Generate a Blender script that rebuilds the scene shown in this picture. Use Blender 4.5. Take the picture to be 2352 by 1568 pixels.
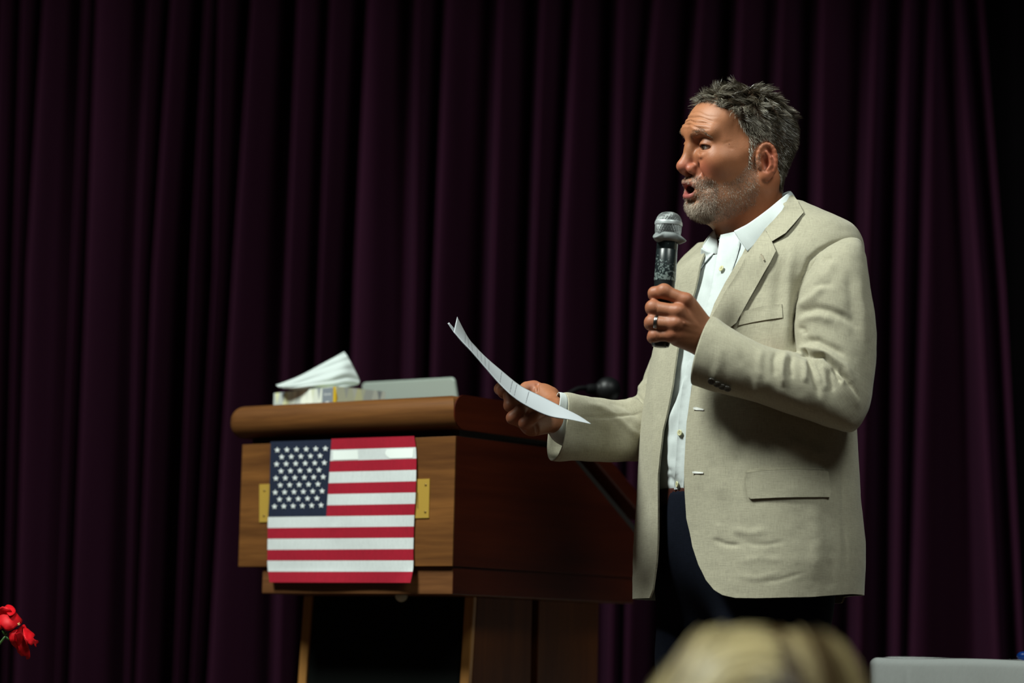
# Speaker with microphone beside a wooden lectern, dark purple stage curtain behind.
import bpy, bmesh, math, random
import numpy as np
from mathutils import Vector, Matrix, geometry
from mathutils.bvhtree import BVHTree

for o in list(bpy.data.objects):
    bpy.data.objects.remove(o)
random.seed(7)
RNG = np.random.default_rng(7)
SC = bpy.context.scene
COL = SC.collection
PI = math.pi

# ------------------------------------------------------------------ camera
W, H, FPX = 2352.0, 1568.0, 6000.0
CAMZ = 1.20
PITCH, ROLL = math.radians(6.8), math.radians(1.3)
cam_d = bpy.data.cameras.new('camera')
cam = bpy.data.objects.new('camera', cam_d)
COL.objects.link(cam)
cam_d.sensor_width = 36.0
cam_d.sensor_fit = 'HORIZONTAL'
cam_d.lens = 36.0 * FPX / W
cam_d.clip_start = 0.1
cam_d.clip_end = 60
CAMR = Matrix.Rotation(PI / 2 + PITCH, 3, 'X') @ Matrix.Rotation(ROLL, 3, 'Z')
cam.matrix_world = Matrix.Translation((0, 0, CAMZ)) @ CAMR.to_4x4()
cam_d.dof.use_dof = True
cam_d.dof.focus_distance = 4.62
cam_d.dof.aperture_fstop = 2.3
SC.camera = cam

# ------------------------------------------------------------------ world and lights
world = bpy.data.worlds.new('dim_hall')
SC.world = world
world.use_nodes = True
world.node_tree.nodes['Background'].inputs[0].default_value = (0.75, 0.72, 0.66, 1)
world.node_tree.nodes['Background'].inputs[1].default_value = 0.02


def area_light(name, loc, aim, size, power, color, spread=180.0):
    d = bpy.data.lights.new(name, 'AREA')
    d.shape = 'RECTANGLE'
    d.size, d.size_y = size
    d.energy = power
    d.color = color
    d.spread = math.radians(spread)
    o = bpy.data.objects.new(name, d)
    COL.objects.link(o)
    o.location = loc
    o.rotation_euler = (Vector(aim) - Vector(loc)).to_track_quat('-Z', 'Y').to_euler()
    return o


area_light('ceiling_panel_key', (-2.5, 2.9, 5.4), (0.15, 4.9, 1.7), (1.3, 1.3), 122, (0.93, 1.0, 0.93), 95.0)
area_light('ceiling_panel_house', (1.8, 1.6, 5.2), (0.6, 4.8, 1.6), (1.4, 1.4), 122, (0.93, 1.0, 0.93))
vs = SC.view_settings
vs.view_transform = 'Standard'
vs.look = 'None'
vs.exposure = -0.12
vs.gamma = 1.0
vs.use_curve_mapping = False


# ------------------------------------------------------------------ pixel -> world helpers
def ray(px, py):
    d = CAMR @ Vector(((px - W / 2) / FPX, -(py - H / 2) / FPX, -1.0))
    return d


def P(px, py, Y):
    d = ray(px, py)
    t = Y / d.y
    return Vector((d.x * t, Y, CAMZ + d.z * t))


def on_plane(px, py, p0, n):
    d = ray(px, py)
    o = Vector((0, 0, CAMZ))
    t = (p0 - o).dot(n) / d.dot(n)
    return o + d * t


CAMRI = np.array(CAMR.transposed())


def project(v):
    """world points (N,3) -> pixel coords (N,2)"""
    c = (np.asarray(v, dtype=np.float64) - np.array([0, 0, CAMZ])) @ CAMRI.T
    return np.stack([W / 2 + FPX * c[:, 0] / -c[:, 2], H / 2 - FPX * c[:, 1] / -c[:, 2]], 1)


# ------------------------------------------------------------------ object helpers
def tag(o, label, cat, group=None):
    o['label'] = label
    o['category'] = cat
    if group:
        o['group'] = group
    return o


def thing(name, label, cat, loc, group=None):
    o = bpy.data.objects.new(name, None)
    COL.objects.link(o)
    o.empty_display_size = 0.05
    o.location = loc
    return tag(o, label, cat, group)


def root_loc(o):
    v = Vector((0, 0, 0))
    while o is not None:
        v += Vector(o.location)
        o = o.parent
    return v


def link(name, me, m, parent=None, kind=None, label=None):
    o = bpy.data.objects.new(name, me)
    COL.objects.link(o)
    if m is not None:
        for mm in (m if isinstance(m, (list, tuple)) else [m]):
            me.materials.append(mm)
    if parent is not None:
        o.parent = parent
    if kind:
        o['kind'] = kind
    if label:
        o['label'] = label
    return o


def mesh_obj(name, verts, faces, m, parent=None, smooth=True, uv=None, col=None, kind=None, label=None, fmat=None):
    """verts in world space; stored relative to the parent chain's location"""
    v = np.asarray(verts, dtype=np.float64)
    off = np.array(root_loc(parent)) if parent is not None else np.zeros(3)
    me = bpy.data.meshes.new(name)
    me.from_pydata((v - off).tolist(), [], faces if isinstance(faces, list) else faces.tolist())
    if smooth:
        me.polygons.foreach_set('use_smooth', [True] * len(me.polygons))
    if uv is not None:
        lay = me.uv_layers.new(name='UVMap')
        idx = np.empty(len(me.loops), dtype=np.int32)
        me.loops.foreach_get('vertex_index', idx)
        lay.data.foreach_set('uv', np.asarray(uv, dtype=np.float32)[idx].ravel())
    if col is not None:
        at = me.color_attributes.new('tint', 'FLOAT_COLOR', 'POINT')
        c = np.ones((len(v), 4), dtype=np.float32)
        c[:, :col.shape[1]] = col
        at.data.foreach_set('color', c.ravel())
    if fmat is not None:
        me.polygons.foreach_set('material_index', fmat)
    me.update()
    return link(name, me, m, parent, kind, label)


def bm_obj(name, bm, m, parent=None, smooth=False, kind=None, label=None, angle=None):
    off = root_loc(parent) if parent is not None else Vector((0, 0, 0))
    bmesh.ops.recalc_face_normals(bm, faces=bm.faces)
    bmesh.ops.translate(bm, verts=bm.verts, vec=-off)
    me = bpy.data.meshes.new(name)
    bm.to_mesh(me)
    bm.free()
    if smooth:
        me.polygons.foreach_set('use_smooth', [True] * len(me.polygons))
        if angle:
            me.set_sharp_from_angle(angle=math.radians(angle))
    return link(name, me, m, parent, kind, label)


def grid_faces(nu, nv, wrap_u=False):
    """faces of a (nv rows) x (nu columns) grid, vertex index = r*nu + c"""
    r = np.arange(nv - 1)[:, None]
    c = np.arange(nu if wrap_u else nu - 1)[None, :]
    c2 = (c + 1) % nu
    f = np.stack([r * nu + c, r * nu + c2, (r + 1) * nu + c2, (r + 1) * nu + c], -1)
    return f.reshape(-1, 4)


def tube(path, radii, n=12, caps=True):
    """round tube along points; returns verts, faces(list)"""
    pts = [Vector(p) for p in path]
    k = len(pts)
    if not isinstance(radii, (list, tuple)):
        radii = [radii] * k
    vs_, fs = [], []
    up = None
    for i, p in enumerate(pts):
        t = (pts[min(i + 1, k - 1)] - pts[max(i - 1, 0)]).normalized()
        if up is None:
            up = t.orthogonal().normalized()
        up = (up - t * up.dot(t)).normalized()
        b = t.cross(up)
        for j in range(n):
            a = 2 * PI * j / n
            vs_.append(p + (up * math.cos(a) + b * math.sin(a)) * radii[i])
    for i in range(k - 1):
        for j in range(n):
            fs.append([i * n + j, i * n + (j + 1) % n, (i + 1) * n + (j + 1) % n, (i + 1) * n + j])
    if caps:
        fs.append(list(range(n))[::-1])
        fs.append([(k - 1) * n + j for j in range(n)])
    return [tuple(v) for v in vs_], fs


def lathe(profile, base, axis, n=32, caps=True):
    """profile [(h, r)...] turned about an axis through base"""
    ax = Vector(axis).normalized()
    u = ax.orthogonal().normalized()
    w = ax.cross(u)
    vs_, fs = [], []
    for h, r in profile:
        for j in range(n):
            a = 2 * PI * j / n
            vs_.append(tuple(Vector(base) + ax * h + (u * math.cos(a) + w * math.sin(a)) * r))
    k = len(profile)
    for i in range(k - 1):
        for j in range(n):
            fs.append([i * n + j, i * n + (j + 1) % n, (i + 1) * n + (j + 1) % n, (i + 1) * n + j])
    if caps:
        fs.append(list(range(n))[::-1])
        fs.append([(k - 1) * n + j for j in range(n)])
    return vs_, fs


def spline(xs, ys, x):
    """smooth (Catmull-Rom like, monotone enough) interpolation of columns ys at x"""
    xs = np.asarray(xs, float)
    ys = np.asarray(ys, float)
    x = np.clip(np.asarray(x, float), xs[0], xs[-1])
    i = np.clip(np.searchsorted(xs, x, side='right') - 1, 0, len(xs) - 2)
    d = np.gradient(ys, xs, axis=0) if len(xs) > 2 else np.repeat((ys[1:] - ys[:1]) / (xs[1] - xs[0]), 2, 0)
    h = xs[i + 1] - xs[i]
    t = (x - xs[i]) / h
    if ys.ndim > 1:
        t = t.reshape(t.shape + (1,) * (ys.ndim - 1))
        h = h.reshape(t.shape)
    return ((2 * t**3 - 3 * t**2 + 1) * ys[i] + (t**3 - 2 * t**2 + t) * h * d[i]
            + (-2 * t**3 + 3 * t**2) * ys[i + 1] + (t**3 - t**2) * h * d[i + 1])


def path_spline(pts, n):
    pts = np.asarray(pts, float)
    s = np.concatenate([[0], np.cumsum(np.linalg.norm(np.diff(pts, axis=0), axis=1))])
    return spline(s, pts, np.linspace(0, s[-1], n))


# ------------------------------------------------------------------ material helpers
def new_mat(name):
    m = bpy.data.materials.new(name)
    m.use_nodes = True
    nt = m.node_tree
    return m, nt, nt.nodes['Principled BSDF']


def N(nt, kind, **kw):
    n = nt.nodes.new(kind)
    for k, v in kw.items():
        if k.startswith('i_'):
            n.inputs[k[2:].replace('_', ' ')].default_value = v
        elif k.startswith('n_'):
            n.inputs[int(k[2:])].default_value = v
        else:
            setattr(n, k, v)
    return n


def plain(name, color, rough=0.5, metal=0.0, spec=0.5, sheen=0.0, sub=0.0):
    m, nt, b = new_mat(name)
    b.inputs['Base Color'].default_value = (*color, 1)
    b.inputs['Roughness'].default_value = rough
    b.inputs['Metallic'].default_value = metal
    b.inputs['Specular IOR Level'].default_value = spec
    b.inputs['Sheen Weight'].default_value = sheen
    return m


def ramp(nt, stops):
    r = nt.nodes.new('ShaderNodeValToRGB')
    e = r.color_ramp.elements
    while len(e) < len(stops):
        e.new(0.5)
    for el, (p, c) in zip(e, stops):
        el.position = p
        el.color = (*c, 1) if len(c) == 3 else c
    return r


def wood_mat(name, dark, light, rough=0.35, axis='X', scale=1.0, coord='Object', spec=0.4):
    """wood grain running along an axis of the object's coordinates"""
    m, nt, b = new_mat(name)
    tc = N(nt, 'ShaderNodeTexCoord')
    mp = N(nt, 'ShaderNodeMapping')
    k = {'X': (1.2, 18, 18), 'Y': (18, 1.2, 18), 'Z': (18, 18, 1.2)}[axis]
    mp.inputs['Scale'].default_value = [q * scale for q in k]
    nt.links.new(tc.outputs[coord], mp.inputs['Vector'])
    n1 = N(nt, 'ShaderNodeTexNoise', i_Scale=1.0, i_Detail=5.0, i_Roughness=0.62, i_Distortion=0.6)
    nt.links.new(mp.outputs[0], n1.inputs['Vector'])
    mp2 = N(nt, 'ShaderNodeMapping')
    mp2.inputs['Scale'].default_value = [q * scale * 6 for q in k]
    nt.links.new(tc.outputs[coord], mp2.inputs['Vector'])
    n2 = N(nt, 'ShaderNodeTexNoise', i_Scale=1.0, i_Detail=3.0, i_Roughness=0.6)
    nt.links.new(mp2.outputs[0], n2.inputs['Vector'])
    mix = N(nt, 'ShaderNodeMath', operation='MULTIPLY_ADD', n_1=0.35)
    nt.links.new(n2.outputs['Fac'], mix.inputs[0])
    nt.links.new(n1.outputs['Fac'], mix.inputs[2])
    r = ramp(nt, [(0.42, dark), (0.68, tuple((a + c) / 2 for a, c in zip(dark, light))), (0.88, light)])
    nt.links.new(mix.outputs[0], r.inputs[0])
    nt.links.new(r.outputs[0], b.inputs['Base Color'])
    b.inputs['Roughness'].default_value = rough
    b.inputs['Specular IOR Level'].default_value = spec
    bp = N(nt, 'ShaderNodeBump', i_Strength=0.12, i_Distance=0.002)
    nt.links.new(mix.outputs[0], bp.inputs['Height'])
    nt.links.new(bp.outputs[0], b.inputs['Normal'])
    return m


def cloth_mat(name, color, var=0.12, rough=0.9, coord='UV', k=1.0, sheen=0.2, bump=0.25, slub=True, speck=(0.0, 0.0, 0.0)):
    """woven cloth: stretched noise along both thread directions"""
    m, nt, b = new_mat(name)
    tc = N(nt, 'ShaderNodeTexCoord')
    outs = []
    for sc in ((110 * k, 1300 * k, 110 * k), (1300 * k, 110 * k, 1300 * k), (40 * k, 640 * k, 40 * k), (640 * k, 40 * k, 640 * k)):
        mp = N(nt, 'ShaderNodeMapping')
        mp.inputs['Scale'].default_value = sc
        nt.links.new(tc.outputs[coord], mp.inputs['Vector'])
        n = N(nt, 'ShaderNodeTexNoise', i_Scale=1.0, i_Detail=2.0, i_Roughness=0.7)
        nt.links.new(mp.outputs[0], n.inputs['Vector'])
        outs.append(n.outputs['Fac'])
    a = None
    for o_ in outs:
        if a is None:
            a = o_
        else:
            ad = N(nt, 'ShaderNodeMath', operation='ADD')
            nt.links.new(a, ad.inputs[0])
            nt.links.new(o_, ad.inputs[1])
            a = ad.outputs[0]
    mr = N(nt, 'ShaderNodeMapRange', n_1=1.5, n_2=2.5, n_3=0.0, n_4=1.0)
    nt.links.new(a, mr.inputs[0])
    lo = tuple(c * (1 - 2.2 * var) for c in color)
    hi = tuple(min(1, c * (1 + 1.6 * var)) for c in color)
    r = ramp(nt, [(0.1, lo), (0.5, color), (0.9, hi)])
    nt.links.new(mr.outputs[0], r.inputs[0])
    nt.links.new(r.outputs[0], b.inputs['Base Color'])
    b.inputs['Roughness'].default_value = rough
    b.inputs['Specular IOR Level'].default_value = 0.25
    b.inputs['Sheen Weight'].default_value = sheen
    bp = N(nt, 'ShaderNodeBump', i_Strength=bump, i_Distance=0.0006)
    nt.links.new(a, bp.inputs['Height'])
    nt.links.new(bp.outputs[0], b.inputs['Normal'])
    return m

# ================================================================== the setting
STAGE_Z = 0.46
CURT_Y = 7.0


def box_bm(lo, hi, bev=0.0, seg=2):
    bm = bmesh.new()
    bmesh.ops.create_cube(bm, size=1.0)
    s = Vector(hi) - Vector(lo)
    c = (Vector(hi) + Vector(lo)) / 2
    for v in bm.verts:
        v.co = Vector((v.co.x * s.x, v.co.y * s.y, v.co.z * s.z)) + c
    if bev:
        bmesh.ops.bevel(bm, geom=bm.edges[:], offset=bev, segments=seg, profile=0.5, affect='EDGES')
    return bm


M_floor = wood_mat('hall_floor', (0.05, 0.03, 0.018), (0.12, 0.07, 0.04), rough=0.45, axis='Y')
M_stage = wood_mat('stage_boards', (0.035, 0.02, 0.012), (0.09, 0.05, 0.028), rough=0.5, axis='X')
M_wall = plain('dark_wall_paint', (0.02, 0.018, 0.018), 0.9)
bm_obj('floor', box_bm((-5, -1.5, -0.1), (5, 3.3, 0.0)), M_floor, kind='structure')
bm_obj('floor_stage', box_bm((-5, 3.3, -0.1), (5, 8.6, STAGE_Z)), M_stage, kind='structure')
bm_obj('wall_back', box_bm((-5, 8.4, STAGE_Z), (5, 8.6, 5.2)), M_wall, kind='structure')

# ---- stage curtain: fold ridges traced at three heights (x at y=125, 650, 1450 of the frame)
RIDGES = [(x_ + 12 * (k_ % 3), x_ - 6 * (k_ % 2), x_ - 42 + 9 * (k_ % 4)) for k_, x_ in enumerate(range(-1420, -400, 78))] + [(-330, -350, -380), (-225, -248, -285), (-140, -155, -180), (-60, -70, -95), (-5, -20, -40),
          (45, 30, 10), (92, 60, 36), (185, 165, 135), (217, 198, 165), (335, 312, 293), (385, 350, 318),
          (465, 437, 405), (500, 490, 445), (570, 535, 485), (680, 660, 640), (755, 735, 705), (840, 815, 790),
          (955, 950, 935), (1020, 998, 975), (1145, 1130, 1110), (1241, 1225, 1205), (1316, 1288, 1270),
          (1423, 1420, 1405), (1496, 1455, 1440), (1601, 1570, 1545), (1696, 1680, 1660), (1791, 1775, 1760),
          (1886, 1880, 1865), (2006, 1990, 1974), (2081, 2070, 2062), (2138, 2125, 2096), (2211, 2250, 2290)]
WIDE = {7: 1, 8: 1, 13: 1, 16: 1, 20: 1}


def curtain_mesh():
    zs = np.linspace(STAGE_Z + 0.02, 4.9, 60)
    ridx = np.array(RIDGES, float)
    ycol = np.array([125.0, 650.0, 1450.0])
    rows = []
    nper = 26
    rg = np.random.default_rng(3)
    amp = rg.uniform(0.15, 0.26, len(RIDGES))
    for k, z in enumerate(zs):
        # frame row of this height at the curtain's distance
        py = np.interp(z, [P(1176, y, CURT_Y).z for y in (1568, 0)], [1568, 0])
        if z > P(1176, 0, CURT_Y).z:
            py = -(z - P(1176, 0, CURT_Y).z) * FPX / CURT_Y
        if z < P(1176, 1568, CURT_Y).z:
            py = 1568 + (P(1176, 1568, CURT_Y).z - z) * FPX / CURT_Y
        pys = np.clip(py, -600, 2200)
        a = (pys - 650) / (125 - 650)
        b = (pys - 650) / (1450 - 650)
        xs = np.where(pys < 650, ridx[:, 1] + (ridx[:, 0] - ridx[:, 1]) * a, ridx[:, 1] + (ridx[:, 2] - ridx[:, 1]) * b)
        # undo the roll of the frame so that folds hang in the world
        row = []
        for i in range(len(xs)):
            x0 = P(xs[i], py, CURT_Y - 0.02).x
            x1 = P(xs[i + 1], py, CURT_Y - 0.02).x if i + 1 < len(xs) else x0 + 0.075
            w = x1 - x0
            A = min(amp[i], 2.3 * w + 0.012) * (1.0 + 0.10 * math.sin(z * 2.1 + i * 1.7))
            for j in range(nper):
                t = j / nper
                # ridge, slow fall to the right, soft secondary roll, deep valley, steep return
                q = t
                if q < 0.86:
                    s_ = q / 0.86
                    d = 0.5 - 0.5 * math.cos(PI * s_)
                    d = 0.6 * d + 0.4 * s_ ** 1.2
                    d -= 0.03 * math.sin(PI * s_) * math.sin(2 * PI * s_ + i + 0.6 * z)
                else:
                    s_ = (q - 0.86) / 0.14
                    d = 1 - (0.5 - 0.5 * math.cos(PI * s_))
                xo = -0.030 * w * math.sin(PI * min(1, max(0, (q - 0.7) / 0.3)))
                row.append((x0 + w * t + xo, CURT_Y + A * d - 0.02, z))
        rows.append(row)
    v = np.array(rows).reshape(-1, 3)
    return v, grid_faces(len(rows[0]), len(zs))


def velvet(name, base, sheen_c):
    m, nt, b = new_mat(name)
    tc = N(nt, 'ShaderNodeTexCoord')
    n = N(nt, 'ShaderNodeTexNoise', i_Scale=260.0, i_Detail=2.0)
    nt.links.new(tc.outputs['Object'], n.inputs['Vector'])
    mp = N(nt, 'ShaderNodeMapping')
    mp.inputs['Scale'].default_value = (9, 9, 0.8)
    nt.links.new(tc.outputs['Object'], mp.inputs[0])
    n2 = N(nt, 'ShaderNodeTexNoise', i_Scale=1.0, i_Detail=3.0)
    nt.links.new(mp.outputs[0], n2.inputs['Vector'])
    ad = N(nt, 'ShaderNodeMath', operation='MULTIPLY_ADD', n_1=0.5)
    nt.links.new(n.outputs['Fac'], ad.inputs[0])
    nt.links.new(n2.outputs['Fac'], ad.inputs[2])
    r = ramp(nt, [(0.45, tuple(c * 0.75 for c in base)), (1.0, tuple(c * 1.25 for c in base))])
    nt.links.new(ad.outputs[0], r.inputs[0])
    nt.links.new(r.outputs[0], b.inputs['Base Color'])
    b.inputs['Roughness'].default_value = 0.95
    b.inputs['Specular IOR Level'].default_value = 0.05
    b.inputs['Sheen Weight'].default_value = 0.04
    b.inputs['Sheen Tint'].default_value = (*sheen_c, 1)
    b.inputs['Sheen Roughness'].default_value = 0.4
    return m


M_velvet = velvet('purple_velvet', (0.026, 0.0062, 0.0165), (0.35, 0.12, 0.35))
cv, cf = curtain_mesh()
cur = mesh_obj('stage_curtain', cv, cf, M_velvet)
so = cur.modifiers.new('cloth', 'SOLIDIFY')
so.thickness = 0.004
tag(cur, 'dark purple velvet stage curtain hanging in vertical folds behind the lectern', 'curtain')

# black cloth added to stand in for the dark past the purple curtain's right end
zs = np.linspace(STAGE_Z + 0.02, 4.9, 24)
xx = np.linspace(1.20, 3.6, 240)
vv = np.array([[(x, 7.42 + 0.04 * math.sin(x * 34 + 0.3 * math.sin(z * 2)) * (1 + 0.2 * math.sin(x * 11)), z) for x in xx] for z in zs]).reshape(-1, 3)
dr = mesh_obj('dark_fill_cloth', vv, grid_faces(len(xx), len(zs)), velvet('black_fill', (0.004, 0.003, 0.004), (0.1, 0.1, 0.1)))
so = dr.modifiers.new('cloth', 'SOLIDIFY')
so.thickness = 0.004
tag(dr, 'black cloth added to fill the dark past the right end of the purple curtain', 'curtain')

# black cloth added out of view to keep the lamps off the curtain's top
xx = np.linspace(-4.2, 4.2, 240)
zs = np.linspace(3.72, 5.2, 12)
vv = np.array([[(x, 5.6 + 0.035 * math.sin(x * 16) , z) for x in xx] for z in zs]).reshape(-1, 3)
bo = mesh_obj('shade_cloth', vv, grid_faces(len(xx), len(zs)), velvet('black_shade_cloth', (0.004, 0.003, 0.004), (0.1, 0.1, 0.1)))
so = bo.modifiers.new('cloth', 'SOLIDIFY')
so.thickness = 0.004
tag(bo, 'black cloth added out of view to shade the top of the curtain', 'curtain')

# ================================================================== lectern
E1 = Vector((-0.795, 0.607, 0))        # along its front, to the left
E2 = Vector((0.607, 0.795, 0))         # along its side, towards the speaker
K0 = P(1044, 1150, 5.0)
K0.z = 0


def LP(a, b, z):
    """lectern point: a along the front, b into the depth, z height"""
    return K0 + E1 * a + E2 * b + Vector((0, 0, z))


def zat(px, py, a, b):
    return P(px, py, LP(a, b, 0).y).z


Z_TOP = zat(1047, 905, 0, 0)
Z_SLAB = zat(1047, 985, 0, 0)
Z_BOX1 = zat(1043, 1001, 0, 0)
Z_BOX0 = zat(1040, 1300, 0, 0)
Z_LOW0 = zat(1040, 1366, 0.034, 0.04)

LM = Matrix(((E1.x, E2.x, 0, 0), (E1.y, E2.y, 0, 0), (0, 0, 1, 0), (0, 0, 0, 1)))


def uv_wood(name, dark, light, rough, axis, seed=0.0, scale=1.0, bumps=0.12):
    m = wood_mat(name, dark, light, rough, axis, scale)
    return m


# grain runs along the lectern's own axes: objects are built in its local frame
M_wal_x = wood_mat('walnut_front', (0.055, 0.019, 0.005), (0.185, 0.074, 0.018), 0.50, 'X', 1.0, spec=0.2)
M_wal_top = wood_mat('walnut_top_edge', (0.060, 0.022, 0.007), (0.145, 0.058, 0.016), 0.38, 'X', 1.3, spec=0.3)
M_mah_y = wood_mat('mahogany_side', (0.030, 0.0040, 0.0012), (0.062, 0.0095, 0.0025), 0.45, 'Y', 0.9, spec=0.12)  # dark mahogany, set darker still so the sides stay dark under the house lamp
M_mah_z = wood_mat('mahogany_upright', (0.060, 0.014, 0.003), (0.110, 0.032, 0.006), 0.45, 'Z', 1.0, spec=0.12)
M_oak_z = wood_mat('oak_post', (0.26, 0.115, 0.028), (0.42, 0.20, 0.055), 0.40, 'Z', 1.0)
M_low = wood_mat('walnut_lower', (0.060, 0.022, 0.007), (0.19, 0.078, 0.026), 0.40, 'X', 1.0)
M_black = plain('black_felt', (0.0035, 0.0045, 0.0040), 0.95, spec=0.1)
M_gap = plain('recess_shade', (0.010, 0.007, 0.005), 0.8)  # near-black colour stands in for the shade in gaps and recesses
M_brass = plain('brushed_brass', (0.52, 0.33, 0.055), 0.45, 0.35)
M_brass_d = plain('old_brass_screw', (0.24, 0.15, 0.035), 0.4, 0.5)

lectern = thing('lectern', 'wooden lectern with rounded walnut top and dark sides, a flag hanging on its front', 'lectern',
                (LP(0.28, 0.3, STAGE_Z)))


def lect_obj(name, bm, m, smooth=False, angle=None, label=None):
    """bm in lectern axes (a, b, z); the object keeps those axes so the grain follows them"""
    bmesh.ops.recalc_face_normals(bm, faces=bm.faces)
    me = bpy.data.meshes.new(name)
    bm.to_mesh(me)
    bm.free()
    # E1,E2,Z is left-handed: mirror is baked by flipping the winding
    if smooth:
        me.polygons.foreach_set('use_smooth', [True] * len(me.polygons))
    co = np.empty(len(me.vertices) * 3)
    me.vertices.foreach_get('co', co)
    co = co.reshape(-1, 3)
    co = np.stack([-co[:, 0], co[:, 1], co[:, 2]], 1)      # local x points right: (-E1, E2, Z) is right-handed
    me.vertices.foreach_set('co', co.ravel())
    me.flip_normals()
    if angle:
        me.set_sharp_from_angle(angle=math.radians(angle))
    o = link(name, me, m, lectern, label=label)
    R = Matrix(((-E1.x, E2.x, 0), (-E1.y, E2.y, 0), (0, 0, 1))).to_4x4()
    o.matrix_local = Matrix.Translation(K0 - Vector(lectern.location)) @ R
    return o


def prism(poly, a0, a1, bev=0.0, seg=2):
    """polygon in (b,z), swept along the front from a0 to a1"""
    bm = bmesh.new()
    v0 = [bm.verts.new((a0, b, z)) for b, z in poly]
    v1 = [bm.verts.new((a1, b, z)) for b, z in poly]
    bm.faces.new(v0)
    bm.faces.new(v1[::-1])
    n = len(poly)
    for i in range(n):
        bm.faces.new((v0[i], v1[i], v1[(i + 1) % n], v0[(i + 1) % n]))
    if bev:
        bmesh.ops.bevel(bm, geom=bm.edges[:], offset=bev, segments=seg, profile=0.5, affect='EDGES')
    return bm


AW, BD, BF = 0.557, 0.625, 0.36      # box width, depth, length of the flat part of the top
SL = Z_BOX1 - 0.165                  # height of the box at the speaker's end
# side cheeks and front of the upper box
prof = [(0.0016, Z_BOX0 + 0.0005), (0.0016, Z_BOX1), (BF, Z_BOX1), (BD, SL), (BD, Z_BOX0 + 0.0005)]
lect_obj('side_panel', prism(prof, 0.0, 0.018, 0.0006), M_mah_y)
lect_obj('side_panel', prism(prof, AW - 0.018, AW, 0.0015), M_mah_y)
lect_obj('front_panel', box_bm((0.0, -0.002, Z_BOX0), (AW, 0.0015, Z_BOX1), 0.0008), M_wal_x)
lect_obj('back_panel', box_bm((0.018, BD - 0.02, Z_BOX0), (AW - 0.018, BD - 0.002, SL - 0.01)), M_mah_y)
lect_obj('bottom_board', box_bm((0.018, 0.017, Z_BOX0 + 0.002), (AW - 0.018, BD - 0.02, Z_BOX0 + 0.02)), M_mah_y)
# dark strip, its colour giving the shade of the recess under the top
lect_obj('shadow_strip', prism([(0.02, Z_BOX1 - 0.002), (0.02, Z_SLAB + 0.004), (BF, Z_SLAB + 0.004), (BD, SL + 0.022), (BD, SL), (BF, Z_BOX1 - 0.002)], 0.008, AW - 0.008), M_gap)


# top: a thick board with a full bullnose on its front and left end
def top_slab():
    a0, a1, b0, b1 = -0.002, 0.600, -0.012, BF + 0.005
    zb, zt = Z_SLAB, Z_TOP
    bm = box_bm((a0, b0, zb), (a1, b1, zt))
    r = (zt - zb) * 0.46
    ed = []
    for e in bm.edges:
        m_ = (e.verts[0].co + e.verts[1].co) / 2
        if abs(m_.y - b0) < 1e-4 and abs(m_.z - (zb + zt) / 2) > 0.01:
            ed.append(e)
        elif abs(m_.x - a1) < 1e-4:
            if abs(m_.z - (zb + zt) / 2) > 0.01 or abs(m_.y - b0) < 1e-4:
                ed.append(e)
        elif abs(m_.x - a0) < 1e-4 and abs(m_.z - zt) < 1e-4:
            ed.append(e)
    bmesh.ops.bevel(bm, geom=ed, offset=r, segments=8, profile=0.5, affect='EDGES')
    return bm


lect_obj('top_board', top_slab(), M_wal_top, smooth=True, angle=50)
# thin dark slab added so the lamp-lit right end of the top stays dark
rz_ = (Z_TOP - Z_SLAB) * 0.46
endp = [(BF + 0.005, Z_SLAB), (BF + 0.005, Z_TOP)]
for k in range(9):
    an = PI / 2 + k * PI / 16
    endp.append((-0.012 + rz_ + rz_ * math.cos(an), Z_TOP - rz_ + rz_ * math.sin(an)))
for k in range(9):
    an = PI + k * PI / 16
    endp.append((-0.012 + rz_ + rz_ * math.cos(an), Z_SLAB + rz_ + rz_ * math.sin(an)))
lect_obj('dark_end_piece', prism(endp, -0.0045, -0.0018, 0.0), M_mah_y)
dz = Z_TOP - Z_BOX1
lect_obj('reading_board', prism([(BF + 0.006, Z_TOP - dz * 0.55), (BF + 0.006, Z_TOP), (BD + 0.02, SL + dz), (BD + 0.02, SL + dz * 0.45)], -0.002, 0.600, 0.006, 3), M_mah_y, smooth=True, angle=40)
# lower, inset box
lect_obj('lower_box', box_bm((0.005, 0.006, Z_LOW0), (AW - 0.060, BD - 0.01, Z_BOX0 + 0.001), 0.002), [M_low])
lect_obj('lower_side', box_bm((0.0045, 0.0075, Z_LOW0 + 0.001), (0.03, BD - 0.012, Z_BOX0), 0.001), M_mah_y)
# pedestal: leaning front posts, a black felt panel between, boards down the sides
ZP = Z_LOW0


def lean_bm(a0, a1, b0t, b1t, dlean, z0, z1, bev=0.002):
    bm = box_bm((a0, b0t, z0), (a1, b1t, z1))
    for v in bm.verts:
        k = (z1 - v.co.z) / (z1 - z0)
        v.co.y -= dlean * k
    bmesh.ops.bevel(bm, geom=bm.edges[:], offset=bev, segments=2, profile=0.5, affect='EDGES')
    return bm


PA0, PA1, PB = 0.066, AW - 0.045, 0.150
lect_obj('front_post', lean_bm(PA0, PA0 + 0.022, PB, PB + 0.012, 0.045, STAGE_Z + 0.06, ZP), M_oak_z)
lect_obj('front_post', lean_bm(PA1 - 0.022, PA1, PB, PB + 0.012, 0.045, STAGE_Z + 0.06, ZP), M_oak_z)
lect_obj('felt_panel', lean_bm(PA0 + 0.020, PA1 - 0.020, PB + 0.006, PB + 0.011, 0.045, STAGE_Z + 0.06, ZP), M_black)


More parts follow.
